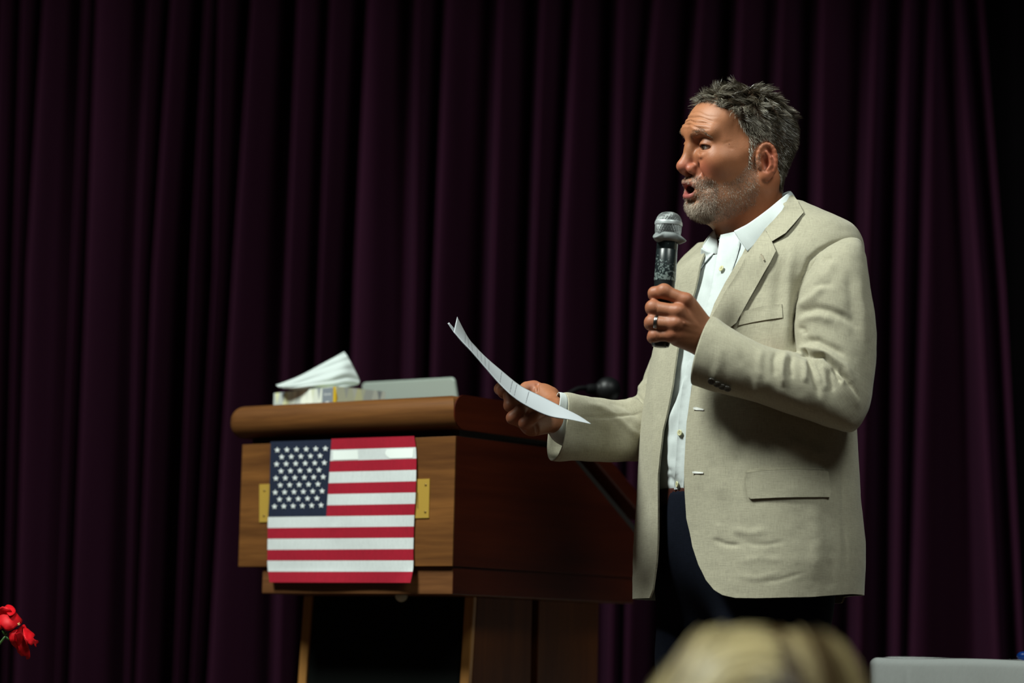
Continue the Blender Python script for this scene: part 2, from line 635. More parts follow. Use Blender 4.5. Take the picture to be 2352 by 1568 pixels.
def side_board(bt0, bt1, bb0, bb1, a0, a1):
    bm = bmesh.new()
    vs4 = [(bb0, STAGE_Z + 0.06), (bb1, STAGE_Z + 0.06), (bt1, ZP), (bt0, ZP)]
    v0 = [bm.verts.new((a0, b, z)) for b, z in vs4]
    v1 = [bm.verts.new((a1, b, z)) for b, z in vs4]
    bm.faces.new(v0)
    bm.faces.new(v1[::-1])
    for i in range(4):
        bm.faces.new((v0[i], v1[i], v1[(i + 1) % 4], v0[(i + 1) % 4]))
    bmesh.ops.bevel(bm, geom=bm.edges[:], offset=0.0015, segments=1, affect='EDGES')
    return bm


for a0 in (PA0 + 0.0005, PA1 - 0.0185):
    lect_obj('side_board', side_board(PB + 0.0125, 0.345, PB - 0.0325, 0.345, a0, a0 + 0.018), M_mah_z)
    lect_obj('side_board', side_board(0.366, 0.578, 0.366, 0.578, a0, a0 + 0.018), M_mah_z)
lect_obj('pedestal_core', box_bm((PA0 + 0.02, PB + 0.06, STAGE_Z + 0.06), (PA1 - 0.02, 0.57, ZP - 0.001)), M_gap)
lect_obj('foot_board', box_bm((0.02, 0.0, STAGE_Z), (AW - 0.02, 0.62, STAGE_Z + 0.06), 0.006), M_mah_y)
lect_obj('light_knob', (lambda bm: (bmesh.ops.create_uvsphere(bm, u_segments=12, v_segments=8, radius=0.013), bmesh.ops.translate(bm, verts=bm.verts, vec=(0.175, 0.06, Z_LOW0 - 0.001)), bm)[2])(bmesh.new()), plain('cream_button', (0.42, 0.40, 0.30), 0.5), smooth=True)

FP0, FN = LP(0, -0.002, 1.5), Vector((-E2.x, -E2.y, 0))     # front plane and its outward normal


def front_pt(px, py, off):
    return on_plane(px, py, FP0 + FN * off, FN)


# brass plate behind the flag, with its screws
bq = [front_pt(*q, 0.0) for q in ((597, 1112), (988, 1099), (986, 1189), (597, 1199))]
bm = bmesh.new()
f0 = [bm.verts.new(p) for p in bq]
f1 = [bm.verts.new(p + FN * 0.002) for p in bq]
bm.faces.new(f1)
bm.faces.new(f0[::-1])
for i in range(4):
    bm.faces.new((f0[i], f0[(i + 1) % 4], f1[(i + 1) % 4], f1[i]))
plate = bm_obj('brass_plate', bm, M_brass, lectern)
for q in ((607.5, 1126), (606.5, 1184), (978, 1113), (977, 1175)):
    sv, sf = lathe([(0, 0.0026), (0.0006, 0.0026), (0.0012, 0.0016), (0.0013, 0.0005)], front_pt(*q, 0.002), FN, 12)
    mesh_obj('screw', sv, sf, M_brass_d, plate)
# engraved line at the right end of the plate
lq = [front_pt(*q, 0.0021) for q in ((959, 1131), (960.5, 1131), (960.5, 1167), (959, 1167))]
mesh_obj('engraved_line', [tuple(p) for p in lq] + [tuple(p + FN * 0.0003) for p in lq], [[4, 5, 6, 7], [0, 3, 2, 1], [0, 1, 5, 4], [1, 2, 6, 5], [2, 3, 7, 6], [3, 0, 4, 7]], M_brass_d, plate, smooth=False)

# ================================================================== flag taped to the lectern's front
FLAG_L = [(621.5, 1012), (620, 1075), (618, 1150), (615.5, 1190), (614.5, 1250), (614.5, 1300), (619, 1337)]
FLAG_R = [(951, 1001), (955, 1030), (955.5, 1090), (954, 1140), (951, 1190), (949, 1260), (948, 1310), (942.5, 1338)]
fl_ = path_spline(FLAG_L, 105)
fr_ = path_spline(FLAG_R, 105)
M_red = cloth_mat('flag_red', (0.30, 0.003, 0.018), 0.10, coord='Object', k=1.2, sheen=0.05)
M_wht = cloth_mat('flag_white', (0.57, 0.61, 0.61), 0.05, coord='Object', k=1.2, sheen=0.05)
M_blu = cloth_mat('flag_blue', (0.008, 0.014, 0.034), 0.15, coord='Object', k=1.2, sheen=0.02)
M_star = plain('star_white', (0.66, 0.70, 0.70), 0.85)


def canton_u(v):
    """fraction across the flag where the blue field ends, v from 0 (top) to 1"""
    xl = np.interp(v, np.linspace(0, 1, 105), fl_[:, 0])
    xr = np.interp(v, np.linspace(0, 1, 105), fr_[:, 0])
    xc = 761.5 + (749.5 - 761.5) * (v / (7 / 13))
    return (xc - xl) / (xr - xl)


def flag_px(u, v):
    t = np.linspace(0, 1, 105)
    xl, yl = np.interp(v, t, fl_[:, 0]), np.interp(v, t, fl_[:, 1])
    xr, yr = np.interp(v, t, fr_[:, 0]), np.interp(v, t, fr_[:, 1])
    return xl + (xr - xl) * u, yl + (yr - yl) * u


def flag_off(u, v):
    o = 0.0048 + 0.0012 * math.sin(5 * u + 7 * v) * math.sin(3 * v + 1) + 0.0008 * math.sin(11 * u - 9 * v)
    o += 0.004 * max(0.0, v - 0.9) * 10 * (0.5 + 0.5 * math.sin(6 * u))
    d = u + v - 1.88
    if d > 0:
        o += 0.05 * d                      # the lower right corner turns out
    o += 0.0020 * math.exp(-((u - 0.45 - 0.4 * (v - 0.6)) / 0.012) ** 2) * math.exp(-((v - 0.62) / 0.08) ** 2)
    return o


def flag_pt(u, v, extra=0.0):
    px, py = flag_px(u, v)
    return front_pt(px, py, flag_off(u, v) + extra)


flag = thing('flag', 'small american flag taped to the front of the wooden lectern', 'flag', tuple(LP(0.27, -0.006, Z_BOX0)))


def flag_patch(name, us, vs_, m, extra, thick=0.0009):
    nu = len(us[0])
    nv = len(vs_)
    top = [[flag_pt(us[r][c], vs_[r], extra) for c in range(nu)] for r in range(nv)]
    v = [tuple(p) for row in top for p in row] + [tuple(p - FN * thick) for row in top for p in row]
    n = nu * nv
    f = [list(map(int, q)) for q in grid_faces(nu, nv)]
    f = [q[::-1] for q in f] + [[i + n for i in q] for q in f]
    rim = [c for c in range(nu)] + [r * nu + nu - 1 for r in range(1, nv)] + [(nv - 1) * nu + c for c in range(nu - 2, -1, -1)] + [r * nu for r in range(nv - 2, 0, -1)]
    for a, b in zip(rim, rim[1:] + rim[:1]):
        f.append([a, b, b + n, a + n])
    o = mesh_obj(name, v, f, m, flag)
    o.data.set_sharp_from_angle(angle=0.8)
    return o


for s in range(13):
    vs_ = np.linspace(s / 13, (s + 1) / 13, 6)
    us = [np.linspace(canton_u(v) if s < 7 else 0.0, 1.0, 34) for v in vs_]
    flag_patch('stripe', us, vs_, M_red if s % 2 == 0 else M_wht, 0.0)
vs_ = np.linspace(0.006, 7 / 13, 30)
flag_patch('canton', [np.linspace(0.0, canton_u(v), 18) for v in vs_], vs_, M_blu, 0.0)
for r in range(9):
    t = r / 8
    xa, xb = 285 + (268 - 285) * t, 580 + (553 - 580) * t
    ya, yb = 142 + (488 - 142) * t, 133 + (480 - 133) * t
    ncol = 6 if r % 2 == 0 else 5
    for c in range(ncol):
        k = (c + (0.5 if r % 2 else 0)) / 5
        cx, cy = 530 + (xa + (xb - xa) * k) / 2.667, 980 + (ya + (yb - ya) * k) / 2.667
        pts = []
        for j in range(10):
            a = -PI / 2 + j * PI / 5
            rr = 7.3 if j % 2 == 0 else 3.0
            pts.append((cx + rr * math.cos(a), cy + rr * math.sin(a)))
        vfr = (cy - 1009) / (1337 - 1009)
        ufr = (cx - 620) / 333
        off = flag_off(ufr, vfr)
        a_ = [tuple(front_pt(*q, off + 0.0012)) for q in pts] + [tuple(front_pt(cx, cy, off + 0.0014))]
        b_ = [tuple(front_pt(*q, off + 0.0001)) for q in pts]
        f = [[j, (j + 1) % 10, 10] for j in range(10)] + [[j, 11 + j, 11 + (j + 1) % 10, (j + 1) % 10] for j in range(10)]
        mesh_obj('star', a_ + b_, f, M_star, flag, smooth=False)
M_tape = plain('shiny_tape', (0.80, 0.86, 0.83), 0.18, spec=0.6)
for (u0, u1, u2, u3) in ((0.43, 0.60, 0.43, 0.605), (0.80, 0.985, 0.82, 0.975)):
    vs_ = np.linspace(1.12 / 13, 1.93 / 13, 5)
    flag_patch('tape', [np.linspace(u0 + (u2 - u0) * k / 4 + (0.0 if u0 < 0.5 else -0.022 * math.sin(PI * k / 4)), u1 + (u3 - u1) * k / 4, 10) for k in range(5)], vs_, M_tape, 0.0007, 0.0004)

# ================================================================== things on the lectern
# ---- tissue box
zb = Z_TOP + 0.0005
c0, c1, c2 = P(772, 900, 5.30), P(629, 905, 5.475), P(885, 905, 5.385)
for q in (c0, c1, c2):
    q.z = zb
ht = P(772, 887, 5.30).z - zb
c3 = c1 + c2 - c0
TB_U, TB_V = c1 - c0, c2 - c0
tbox = thing('tissue_box', 'flat tissue box with pale yellow and grey triangles on the lectern top', 'box', tuple((c0 + c3) / 2))


def tri_pattern():
    m, nt, b = new_mat('printed_triangles')
    tc = N(nt, 'ShaderNodeTexCoord')
    sp = N(nt, 'ShaderNodeSeparateXYZ')
    nt.links.new(tc.outputs['UV'], sp.inputs[0])
    # tilted coordinates give slender triangles
    def lin(a, bb, cc):
        m1 = N(nt, 'ShaderNodeMath', operation='MULTIPLY', n_1=a)
        nt.links.new(sp.outputs[0], m1.inputs[0])
        m2 = N(nt, 'ShaderNodeMath', operation='MULTIPLY_ADD', n_1=bb)
        nt.links.new(sp.outputs[1], m2.inputs[0])
        nt.links.new(m1.outputs[0], m2.inputs[2])
        fl = N(nt, 'ShaderNodeMath', operation='FLOOR')
        ad = N(nt, 'ShaderNodeMath', operation='ADD', n_1=cc)
        nt.links.new(m2.outputs[0], ad.inputs[0])
        nt.links.new(ad.outputs[0], fl.inputs[0])
        return fl.outputs[0]
    cb = N(nt, 'ShaderNodeCombineXYZ')
    nt.links.new(lin(46, 13, 0.2), cb.inputs[0])
    nt.links.new(lin(46, -13, 0.6), cb.inputs[1])
    wn = N(nt, 'ShaderNodeTexWhiteNoise')
    nt.links.new(cb.outputs[0], wn.inputs['Vector'])
    r = ramp(nt, [(0.0, (0.62, 0.66, 0.50)), (0.22, (0.66, 0.70, 0.62)), (0.42, (0.72, 0.74, 0.45)), (0.6, (0.50, 0.54, 0.50)), (0.72, (0.80, 0.84, 0.74)), (0.90, (0.55, 0.36, 0.02)), (0.94, (0.30, 0.33, 0.34))])
    r.color_ramp.interpolation = 'CONSTANT'
    nt.links.new(wn.outputs['Value'], r.inputs[0])
    nt.links.new(r.outputs[0], b.inputs['Base Color'])
    b.inputs['Roughness'].default_value = 0.45
    return m


def quad_box(o0, u, v, h, r=0.0012):
    """box verts/faces/uv from a corner and two edges"""
    z = Vector((0, 0, h))
    vs8 = [o0, o0 + u, o0 + u + v, o0 + v]
    vs8 = vs8 + [p + z for p in vs8]
    return vs8


b8 = quad_box(c0, TB_U, TB_V, ht)
lu, lv = TB_U.length, TB_V.length
tv, tf, tuv = [], [], []
for (ia, ib, off, ln) in ((1, 0, 0.0, lu), (0, 3, lu, lv), (3, 2, lu + lv, lu), (2, 1, 2 * lu + lv, lv)):
    k = len(tv)
    tv += [b8[ia], b8[ib], b8[ib + 4], b8[ia + 4]]
    tuv += [(off, 0), (off + ln, 0), (off + ln, ht), (off, ht)]
    tf.append([k, k + 1, k + 2, k + 3])
k = len(tv)
tv += [b8[4], b8[5], b8[6], b8[7]]
tuv += [(0, 0.1), (lu, 0.1), (lu, 0.1 + lv), (0, 0.1 + lv)]
tf.append([k, k + 1, k + 2, k + 3][::-1])
k = len(tv)
tv += [b8[0], b8[1], b8[2], b8[3]]
tuv += [(0, 0.1), (lu, 0.1), (lu, 0.1 + lv), (0, 0.1 + lv)]
tf.append([k, k + 1, k + 2, k + 3])
mesh_obj('carton', [tuple(p) for p in tv], tf, tri_pattern(), tbox, smooth=False, uv=np.array(tuv))
# grey printed band with the white script beside the near corner
nl = Vector((-TB_U.y, TB_U.x, 0)).normalized()
if nl.y > 0:
    nl = -nl
s0, s1 = 0.045, 0.215
bq = [c0 + TB_U * s1 + nl * 0.0004, c0 + TB_U * s0 + nl * 0.0004]
bv = [bq[0] + Vector((0, 0, 0.001)), bq[1] + Vector((0, 0, 0.001)), bq[1] + Vector((0, 0, ht - 0.001)), bq[0] + Vector((0, 0, ht - 0.001))]
band = mesh_obj('printed_band', [tuple(p) for p in bv], [[0, 1, 2, 3]], plain('band_grey', (0.20, 0.23, 0.26), 0.45), tbox, smooth=False)


def text_mesh(body, size, origin, xdir, ydir, m, parent, name, shear=0.0):
    cu = bpy.data.curves.new('lettering', 'FONT')
    cu.body = body
    cu.size = size
    cu.shear = shear
    cu.align_x = 'CENTER'
    cu.resolution_u = 2
    cu.extrude = 0.0
    tmp = bpy.data.objects.new('lettering', cu)
    me = bpy.data.meshes.new_from_object(tmp)
    bpy.data.objects.remove(tmp)
    bpy.data.curves.remove(cu)
    z = xdir.cross(ydir)
    off = root_loc(parent)
    co = [(origin + xdir * v.co.x + ydir * v.co.y - off) for v in me.vertices]
    for v, c in zip(me.vertices, co):
        v.co = c
    return link(name, me, m, parent)


M_ink_w = plain('white_print', (0.75, 0.78, 0.78), 0.5)
xd = (-TB_U).normalized()
cb_ = c0 + TB_U * ((s0 + s1) / 2) + nl * 0.0007
text_mesh('Kleenex', 0.0078, cb_ + Vector((0, 0, ht * 0.58)), xd, Vector((0, 0, 1)), M_ink_w, tbox, 'lettering', 0.3)
lqv = [cb_ + xd * a + Vector((0, 0, z)) for a, z in ((-0.006, ht * 0.2), (0.006, ht * 0.2), (0.006, ht * 0.26), (-0.006, ht * 0.26))]
mesh_obj('small_print', [tuple(p) for p in lqv], [[0, 1, 2, 3]], M_ink_w, tbox, smooth=False)
# dark slot in the carton's top
sl_c = (c0 + c3) / 2 + Vector((0, 0, ht + 0.0004))
slv, slf = lathe([(0, 0.03), (0.0004, 0.03)], (0, 0, 0), (0, 0, 1), 20)
slv = [tuple(sl_c + TB_U.normalized() * v[0] * 1.6 + TB_V.normalized() * v[1] * 0.6 + Vector((0, 0, v[2]))) for v in slv]
mesh_obj('slot', slv, slf, plain('clear_film', (0.45, 0.47, 0.46), 0.2), tbox)

# ---- tissue pulled up out of the slot: a folded sheet, control rows in the frame with depth
TIS = [
    [(634, 884, 5.44), (655, 877, 5.43), (690, 862, 5.42), (735, 838, 5.41), (770, 820, 5.41), (791, 808, 5.42)],
    [(637, 887, 5.42), (662, 883, 5.405), (700, 868, 5.395), (742, 848, 5.385), (777, 831, 5.39), (798, 818, 5.41)],
    [(645, 890, 5.41), (672, 888, 5.39), (710, 879, 5.375), (752, 866, 5.365), (788, 850, 5.375), (811, 842, 5.40)],
    [(660, 892, 5.405), (690, 892, 5.385), (722, 889, 5.372), (762, 883, 5.358), (797, 872, 5.37), (826, 874, 5.395)],
    [(675, 895, 5.415), (700, 895, 5.39), (735, 894, 5.38), (770, 893, 5.368), (798, 889, 5.375), (821, 884, 5.39)]]
tg = np.array([[list(P(*q)) for q in row] for row in TIS])
nr, ncn = 40, 60
tg = spline(np.linspace(0, 1, 6), tg.transpose(1, 0, 2), np.linspace(0, 1, ncn)).transpose(1, 0, 2)
tg = spline(np.linspace(0, 1, 5), tg, np.linspace(0, 1, nr))
rr, cc = np.meshgrid(np.linspace(0, 1, nr), np.linspace(0, 1, ncn), indexing='ij')
tg[..., 1] += 0.003 * np.sin(14 * rr + 5 * cc) * np.sin(PI * cc) + 0.0020 * np.sin(31 * rr - 9 * cc)
tg[..., 2] = np.maximum(tg[..., 2], zb + ht + 0.0012)
m, nt, b = new_mat('tissue_paper')
b.inputs['Base Color'].default_value = (0.60, 0.66, 0.65, 1)
b.inputs['Roughness'].default_value = 0.95
tcn = N(nt, 'ShaderNodeTexCoord')
nn = N(nt, 'ShaderNodeTexNoise', i_Scale=300.0, i_Detail=2.0)
nt.links.new(tcn.outputs['Object'], nn.inputs['Vector'])
bp = N(nt, 'ShaderNodeBump', i_Strength=0.3, i_Distance=0.0008)
nt.links.new(nn.outputs['Fac'], bp.inputs['Height'])
nt.links.new(bp.outputs[0], b.inputs['Normal'])
tr = N(nt, 'ShaderNodeBsdfTranslucent')
tr.inputs[0].default_value = (0.6, 0.66, 0.64, 1)
mx = N(nt, 'ShaderNodeMixShader', n_0=0.25)
nt.links.new(b.outputs[0], mx.inputs[1])
nt.links.new(tr.outputs[0], mx.inputs[2])
nt.links.new(mx.outputs[0], nt.nodes['Material Output'].inputs[0])
tis = mesh_obj('tissue', tg.reshape(-1, 3), grid_faces(ncn, nr), m)
so = tis.modifiers.new('sheet', 'SOLIDIFY')
so.thickness = 0.0006
tag(tis, 'white paper tissue pulled up from the tissue box, its tip pointing up', 'tissue')

# ---- laptop standing open behind the tissue box, its lid towards the audience
M_alu = plain('brushed_aluminium', (0.44, 0.51, 0.46), 0.45, 0.15)
M_dark = plain('dark_plastic', (0.012, 0.012, 0.013), 0.4)
LA0, LA1 = 0.333, 0.592
hz = Z_TOP - (0.445 - BF - 0.006) * (Z_TOP - SL - dz) / (BD + 0.014 - BF) + 0.004
lap = thing('laptop', 'silver laptop standing open on the lectern behind the tissue box', 'laptop', tuple(LP(0.435, 0.44, hz)))
zl = P(1030, 866.5, LP(LA0, 0.405, 0).y).z


def lid_bm():
    bm = bmesh.new()
    th = 0.006
    bt, zt_, bb_, zb_ = 0.405, zl, 0.44, hz + 0.012
    d = Vector((bt - bb_, zt_ - zb_)).normalized()
    nrm = Vector((d.y, -d.x)) * th
    Lh = math.hypot(bt - bb_, zt_ - zb_)
    ring = []
    r = 0.010
    for (a, l, sa) in ((LA1, 0, 0), (LA0, 0, 0)):
        ring.append((a, 0.0))
    for cx_, sgn, a_from in ((LA0 + r, -1, PI), (LA1 - r, 1, PI / 2)):
        for k in range(7):
            an = a_from - k * PI / 12
            ring.append((cx_ + r * math.cos(an), Lh - r + r * math.sin(an)))
    f0 = [bm.verts.new(LP(a, bb_ + d.x * l, zb_ + d.y * l)) for a, l in ring]
    f1 = [bm.verts.new(LP(a, bb_ + d.x * l + nrm.x, zb_ + d.y * l + nrm.y)) for a, l in ring]
    bm.faces.new(f0)
    bm.faces.new(f1[::-1])
    n = len(ring)
    for i in range(n):
        bm.faces.new((f0[i], f0[(i + 1) % n], f1[(i + 1) % n], f1[i]))
    bmesh.ops.recalc_face_normals(bm, faces=bm.faces)
    bmesh.ops.bevel(bm, geom=[e for e in bm.edges if len(e.link_faces) == 2 and any(len(f.verts) > 4 for f in e.link_faces)], offset=0.0015, segments=2, affect='EDGES')
    return bm


bm_obj('lid', lid_bm(), M_alu, lap, smooth=True, angle=35)
sl_ = (Z_TOP - SL - dz) / (BD + 0.014 - BF)
bm = bmesh.new()
pb = [(0.442, 0.004), (0.635, 0.004), (0.635, 0.014), (0.442, 0.016)]


def zs_(b_):
    return Z_TOP - (b_ - BF - 0.006) * sl_ - 0.002


v0 = [bm.verts.new(LP(LA0, b_, zs_(b_) + h_)) for b_, h_ in pb]
v1 = [bm.verts.new(LP(LA1, b_, zs_(b_) + h_)) for b_, h_ in pb]
bm.faces.new(v0)
bm.faces.new(v1[::-1])
for i in range(4):
    bm.faces.new((v0[i], v1[i], v1[(i + 1) % 4], v0[(i + 1) % 4]))
bmesh.ops.bevel(bm, geom=bm.edges[:], offset=0.0015, segments=2, affect='EDGES')
bm_obj('base', bm, M_alu, lap)
dd = Vector((0.405 - 0.44, zl - hz - 0.012))
lidl = dd.length
dd.normalize()
nn_ = Vector((dd.y, -dd.x))
sc_ = []
for a, l in ((LA0 + 0.008, 0.012), (LA1 - 0.008, 0.012), (LA1 - 0.008, lidl - 0.01), (LA0 + 0.008, lidl - 0.01)):
    sc_.append(tuple(LP(a, 0.44 + dd.x * l + nn_.x * 0.0064, hz + 0.012 + dd.y * l + nn_.y * 0.0064)))
mesh_obj('screen', sc_, [[0, 1, 2, 3]], plain('screen_glass', (0.01, 0.012, 0.015), 0.08), lap, smooth=False)

# ---- black gooseneck microphone on the lectern's edge
gm0 = LP(0.035, 0.352, Z_TOP)
ball = P(1396, 896, 5.33)
gmic = thing('lectern_microphone', 'black gooseneck microphone with round foam windscreen on the lectern edge', 'microphone', tuple(gm0))
M_foam = plain('black_foam', (0.0025, 0.003, 0.0035), 0.45, spec=0.3)
M_neck = plain('black_neck', (0.002, 0.002, 0.0025), 0.7, spec=0.08)
gv, gf = lathe([(0, 0.016), (0.006, 0.016), (0.010, 0.008), (0.02, 0.006)], gm0, (0, 0, 1), 20)
mesh_obj('mount', gv, gf, M_neck, gmic)
bdir = Vector((0.93, 0.25, -0.02)).normalized()
gp = [gm0 + Vector((0, 0, 0.012)), gm0 + Vector((0.004, 0.002, 0.020)), gm0 + Vector((0.025, 0.008, 0.030)), ball - bdir * 0.060, ball - bdir * 0.02]
gpts = path_spline([list(q) for q in gp], 22)
gv, gf = tube(gpts, 0.0050, 10)
mesh_obj('gooseneck', gv, gf, M_neck, gmic)
gv, gf = lathe([(-0.046, 0.008), (-0.038, 0.011), (-0.026, 0.012), (-0.02, 0.010)], ball, bdir, 18)
mesh_obj('capsule', gv, gf, M_neck, gmic)
gv, gf = lathe([(-0.027 + 0.0, 0.012)] + [(-0.026 * math.cos(t), 0.0275 * math.sin(t) ** 0.9) for t in np.linspace(0.5, 3.1, 16)], ball, bdir, 26)
mesh_obj('windscreen', gv, gf, M_foam, gmic)

# ================================================================== sculpting tools (signed distance fields -> smooth mesh)
def sd_ell(p, c, r, R=None):
    q = p - np.asarray(c, np.float32)
    if R is not None:
        q = q @ np.asarray(R, np.float32)
    r = np.asarray(r, np.float32)
    k0 = np.sqrt(((q / r) ** 2).sum(1)) + 1e-9
    k1 = np.sqrt(((q / (r * r)) ** 2).sum(1)) + 1e-9
    return k0 * (k0 - 1.0) / k1


def sd_cap(p, a, b, ra, rb):
    a = np.asarray(a, np.float32)
    b = np.asarray(b, np.float32)
    ba = b - a
    pa = p - a
    h = np.clip((pa @ ba) / max(1e-12, float(ba @ ba)), 0, 1)
    return np.sqrt(((pa - h[:, None] * ba) ** 2).sum(1)) - (ra + (rb - ra) * h)


def sd_chain(p, pts, rad, k=0.004):
    d = None
    for i in range(len(pts) - 1):
        e = sd_cap(p, pts[i], pts[i + 1], rad[i], rad[i + 1])
        d = e if d is None else smin(d, e, k)
    return d


def smin(a, b, k):
    h = np.maximum(k - np.abs(a - b), 0.0) / k
    return np.minimum(a, b) - h * h * k * 0.25


def smax(a, b, k):
    return -smin(-a, -b, k)


def surface_nets(fn, lo, hi, h, project_steps=2):
    """polygonise fn<0 inside the box; returns verts, quads"""
    lo = np.asarray(lo, np.float64)
    n = np.ceil((np.asarray(hi) - lo) / h).astype(int) + 1
    B = 12
    F = np.full(n, 1.0, np.float32)
    nb = (n + B - 1) // B
    bi = np.stack(np.meshgrid(*[np.arange(q) for q in nb], indexing='ij'), -1).reshape(-1, 3)
    cen = lo + (bi * B + (B - 1) / 2) * h
    dc = fn(cen.astype(np.float32))
    rad = B * h * 0.87 * 1.35
    near = np.abs(dc) < rad
    loc = np.stack(np.meshgrid(*[np.arange(B)] * 3, indexing='ij'), -1).reshape(-1, 3)
    for q, dcc in zip(bi[~near], dc[~near]):
        s = q * B
        F[s[0]:s[0] + B, s[1]:s[1] + B, s[2]:s[2] + B] = 1.0 if dcc > 0 else -1.0
    nbk = bi[near]
    for k in range(0, len(nbk), 160):
        q = nbk[k:k + 160]
        idx = (q[:, None, :] * B + loc[None]).reshape(-1, 3)
        ok = (idx < n).all(1)
        idx = idx[ok]
        F[idx[:, 0], idx[:, 1], idx[:, 2]] = fn((lo + idx * h).astype(np.float32))
    S = F < 0
    cid, pts, quads_e = [], [], []
    dims = n - 1

    def lin(ii):
        return (ii[:, 0] * dims[1] + ii[:, 1]) * dims[2] + ii[:, 2]
    for ax in range(3):
        sl0 = [slice(None)] * 3
        sl1 = [slice(None)] * 3
        sl0[ax] = slice(0, -1)
        sl1[ax] = slice(1, None)
        cr = S[tuple(sl0)] != S[tuple(sl1)]
        e = np.argwhere(cr)
        if not len(e):
            continue
        f0 = F[tuple(e.T)]
        e1 = e.copy()
        e1[:, ax] += 1
        f1 = F[tuple(e1.T)]
        t = f0 / (f0 - f1)
        pos = e.astype(np.float64)
        pos[:, ax] += t
        o1, o2 = (ax + 1) % 3, (ax + 2) % 3
        inb = (e[:, o1] > 0) & (e[:, o2] > 0) & (e[:, o1] < dims[o1]) & (e[:, o2] < dims[o2])
        e, pos, f0 = e[inb], pos[inb], f0[inb]
        cells = []
        for d1, d2 in ((0, 0), (-1, 0), (-1, -1), (0, -1)):
            c = e.copy()
            c[:, o1] += d1
            c[:, o2] += d2
            l = lin(c)
            cells.append(l)
            cid.append(l)
            pts.append(pos)
        qd = np.stack(cells, 1)
        qd[f0 > 0] = qd[f0 > 0][:, ::-1]
        quads_e.append(qd)
    cid = np.concatenate(cid)
    pts = np.concatenate(pts)
    u, inv = np.unique(cid, return_inverse=True)
    cnt = np.bincount(inv).astype(float)
    v = np.stack([np.bincount(inv, pts[:, k]) / cnt for k in range(3)], 1) * h + lo
    q = np.searchsorted(u, np.concatenate(quads_e))
    for _ in range(project_steps):
        g = sdf_grad(fn, v, h * 0.5)
        d = fn(v.astype(np.float32))
        gl = np.maximum(np.linalg.norm(g, axis=1), 0.3)
        v = v - g / gl[:, None] ** 2 * np.clip(d, -h, h)[:, None] * 0.9
    return v, q


def sdf_grad(fn, v, e):
    g = np.zeros((len(v), 3))
    for k in range(3):
        a = v.copy()
        a[:, k] += e
        b = v.copy()
        b[:, k] -= e
        g[:, k] = (fn(a.astype(np.float32)) - fn(b.astype(np.float32))) / (2 * e)
    return g


def seg_dist2d(p, a, b):
    a, b = np.asarray(a, float), np.asarray(b, float)
    ab = b - a
    t = np.clip(((p - a) @ ab) / (ab @ ab), 0, 1)
    return np.hypot(*((p - a) - t[:, None] * ab).T), t


def strokes_disp(px, strokes):
    """creases and ridges drawn on the cloth: (points, width, amplitude) -> displacement in metres"""
    d = np.zeros(len(px))
    for pts, w, amp in strokes:
        L = [math.hypot(b[0] - a[0], b[1] - a[1]) for a, b in zip(pts, pts[1:])]
        T = sum(L)
        best = np.full(len(px), 1e9)
        bt = np.zeros(len(px))
        s0 = 0
        for (a, b), l in zip(zip(pts, pts[1:]), L):
            dd, t = seg_dist2d(px, a, b)
            m = dd < best
            best = np.where(m, dd, best)
            bt = np.where(m, (s0 + t * l) / T, bt)
            s0 += l
        tap = np.clip(np.sin(PI * np.clip(bt * 0.94 + 0.03, 0, 1)) * 1.6, 0, 1)
        d += amp * np.exp(-(best / w) ** 2) * tap
    return d


def vnormals(v, f):
    f = np.asarray(f)
    n = np.zeros_like(v)
    fn_ = np.cross(v[f[:, 2]] - v[f[:, 0]], v[f[:, 3]] - v[f[:, 1]])
    for k in range(4):
        np.add.at(n, f[:, k], fn_)
    return n / np.maximum(np.linalg.norm(n, axis=1, keepdims=True), 1e-12)


def noise3(p, scale, seed=0):
    """cheap smooth value noise"""
    q = np.asarray(p, float) * scale + seed * 17.13
    i = np.floor(q).astype(np.int64)
    f = q - i
    f = f * f * (3 - 2 * f)
    out = 0
    for dx in (0, 1):
        for dy in (0, 1):
            for dz in (0, 1):
                hsh = ((i[:, 0] + dx) * 73856093) ^ ((i[:, 1] + dy) * 19349663) ^ ((i[:, 2] + dz) * 83492791)
                hsh = (hsh * 2654435761) & 0xFFFFFFFF
                val = (hsh >> 8 & 0xFFFF) / 65535.0 * 2 - 1
                w = (f[:, 0] if dx else 1 - f[:, 0]) * (f[:, 1] if dy else 1 - f[:, 1]) * (f[:, 2] if dz else 1 - f[:, 2])
                out = out + val * w
    return out


def strands_mesh(roots, dirs, normals, length, width, segs, bend, jitter, rg):
    """flat tapered hair strands; bend: function(points, dirs, t) -> direction change; returns verts, faces, strand index per vertex"""
    n = len(roots)
    d = dirs / np.linalg.norm(dirs, axis=1, keepdims=True)
    p = roots.copy()
    side = np.cross(d, normals + rg.normal(0, 0.5, (n, 3)))
    side /= np.maximum(np.linalg.norm(side, axis=1, keepdims=True), 1e-9)
    rows = []
    L = np.asarray(length)
    for k in range(segs + 1):
        t = k / segs
        w = width * (1 - 0.85 * t ** 2)
        rows.append(p - side * np.asarray(w).reshape(-1, 1) * 0.5)
        rows.append(p + side * np.asarray(w).reshape(-1, 1) * 0.5)
        d = bend(p, d, t)
        d = d + rg.normal(0, jitter, (n, 3))
        d /= np.linalg.norm(d, axis=1, keepdims=True)
        p = p + d * (L / segs)[:, None]
    V = np.stack(rows, 1)                      # n, 2*(segs+1), 3
    m = 2 * (segs + 1)
    base = np.arange(n)[:, None] * m
    fs = []
    for k in range(segs):
        a = 2 * k
        fs.append(np.stack([base[:, 0] + a, base[:, 0] + a + 1, base[:, 0] + a + 3, base[:, 0] + a + 2], 1))
    return V.reshape(-1, 3), np.concatenate(fs), np.repeat(np.arange(n), m)


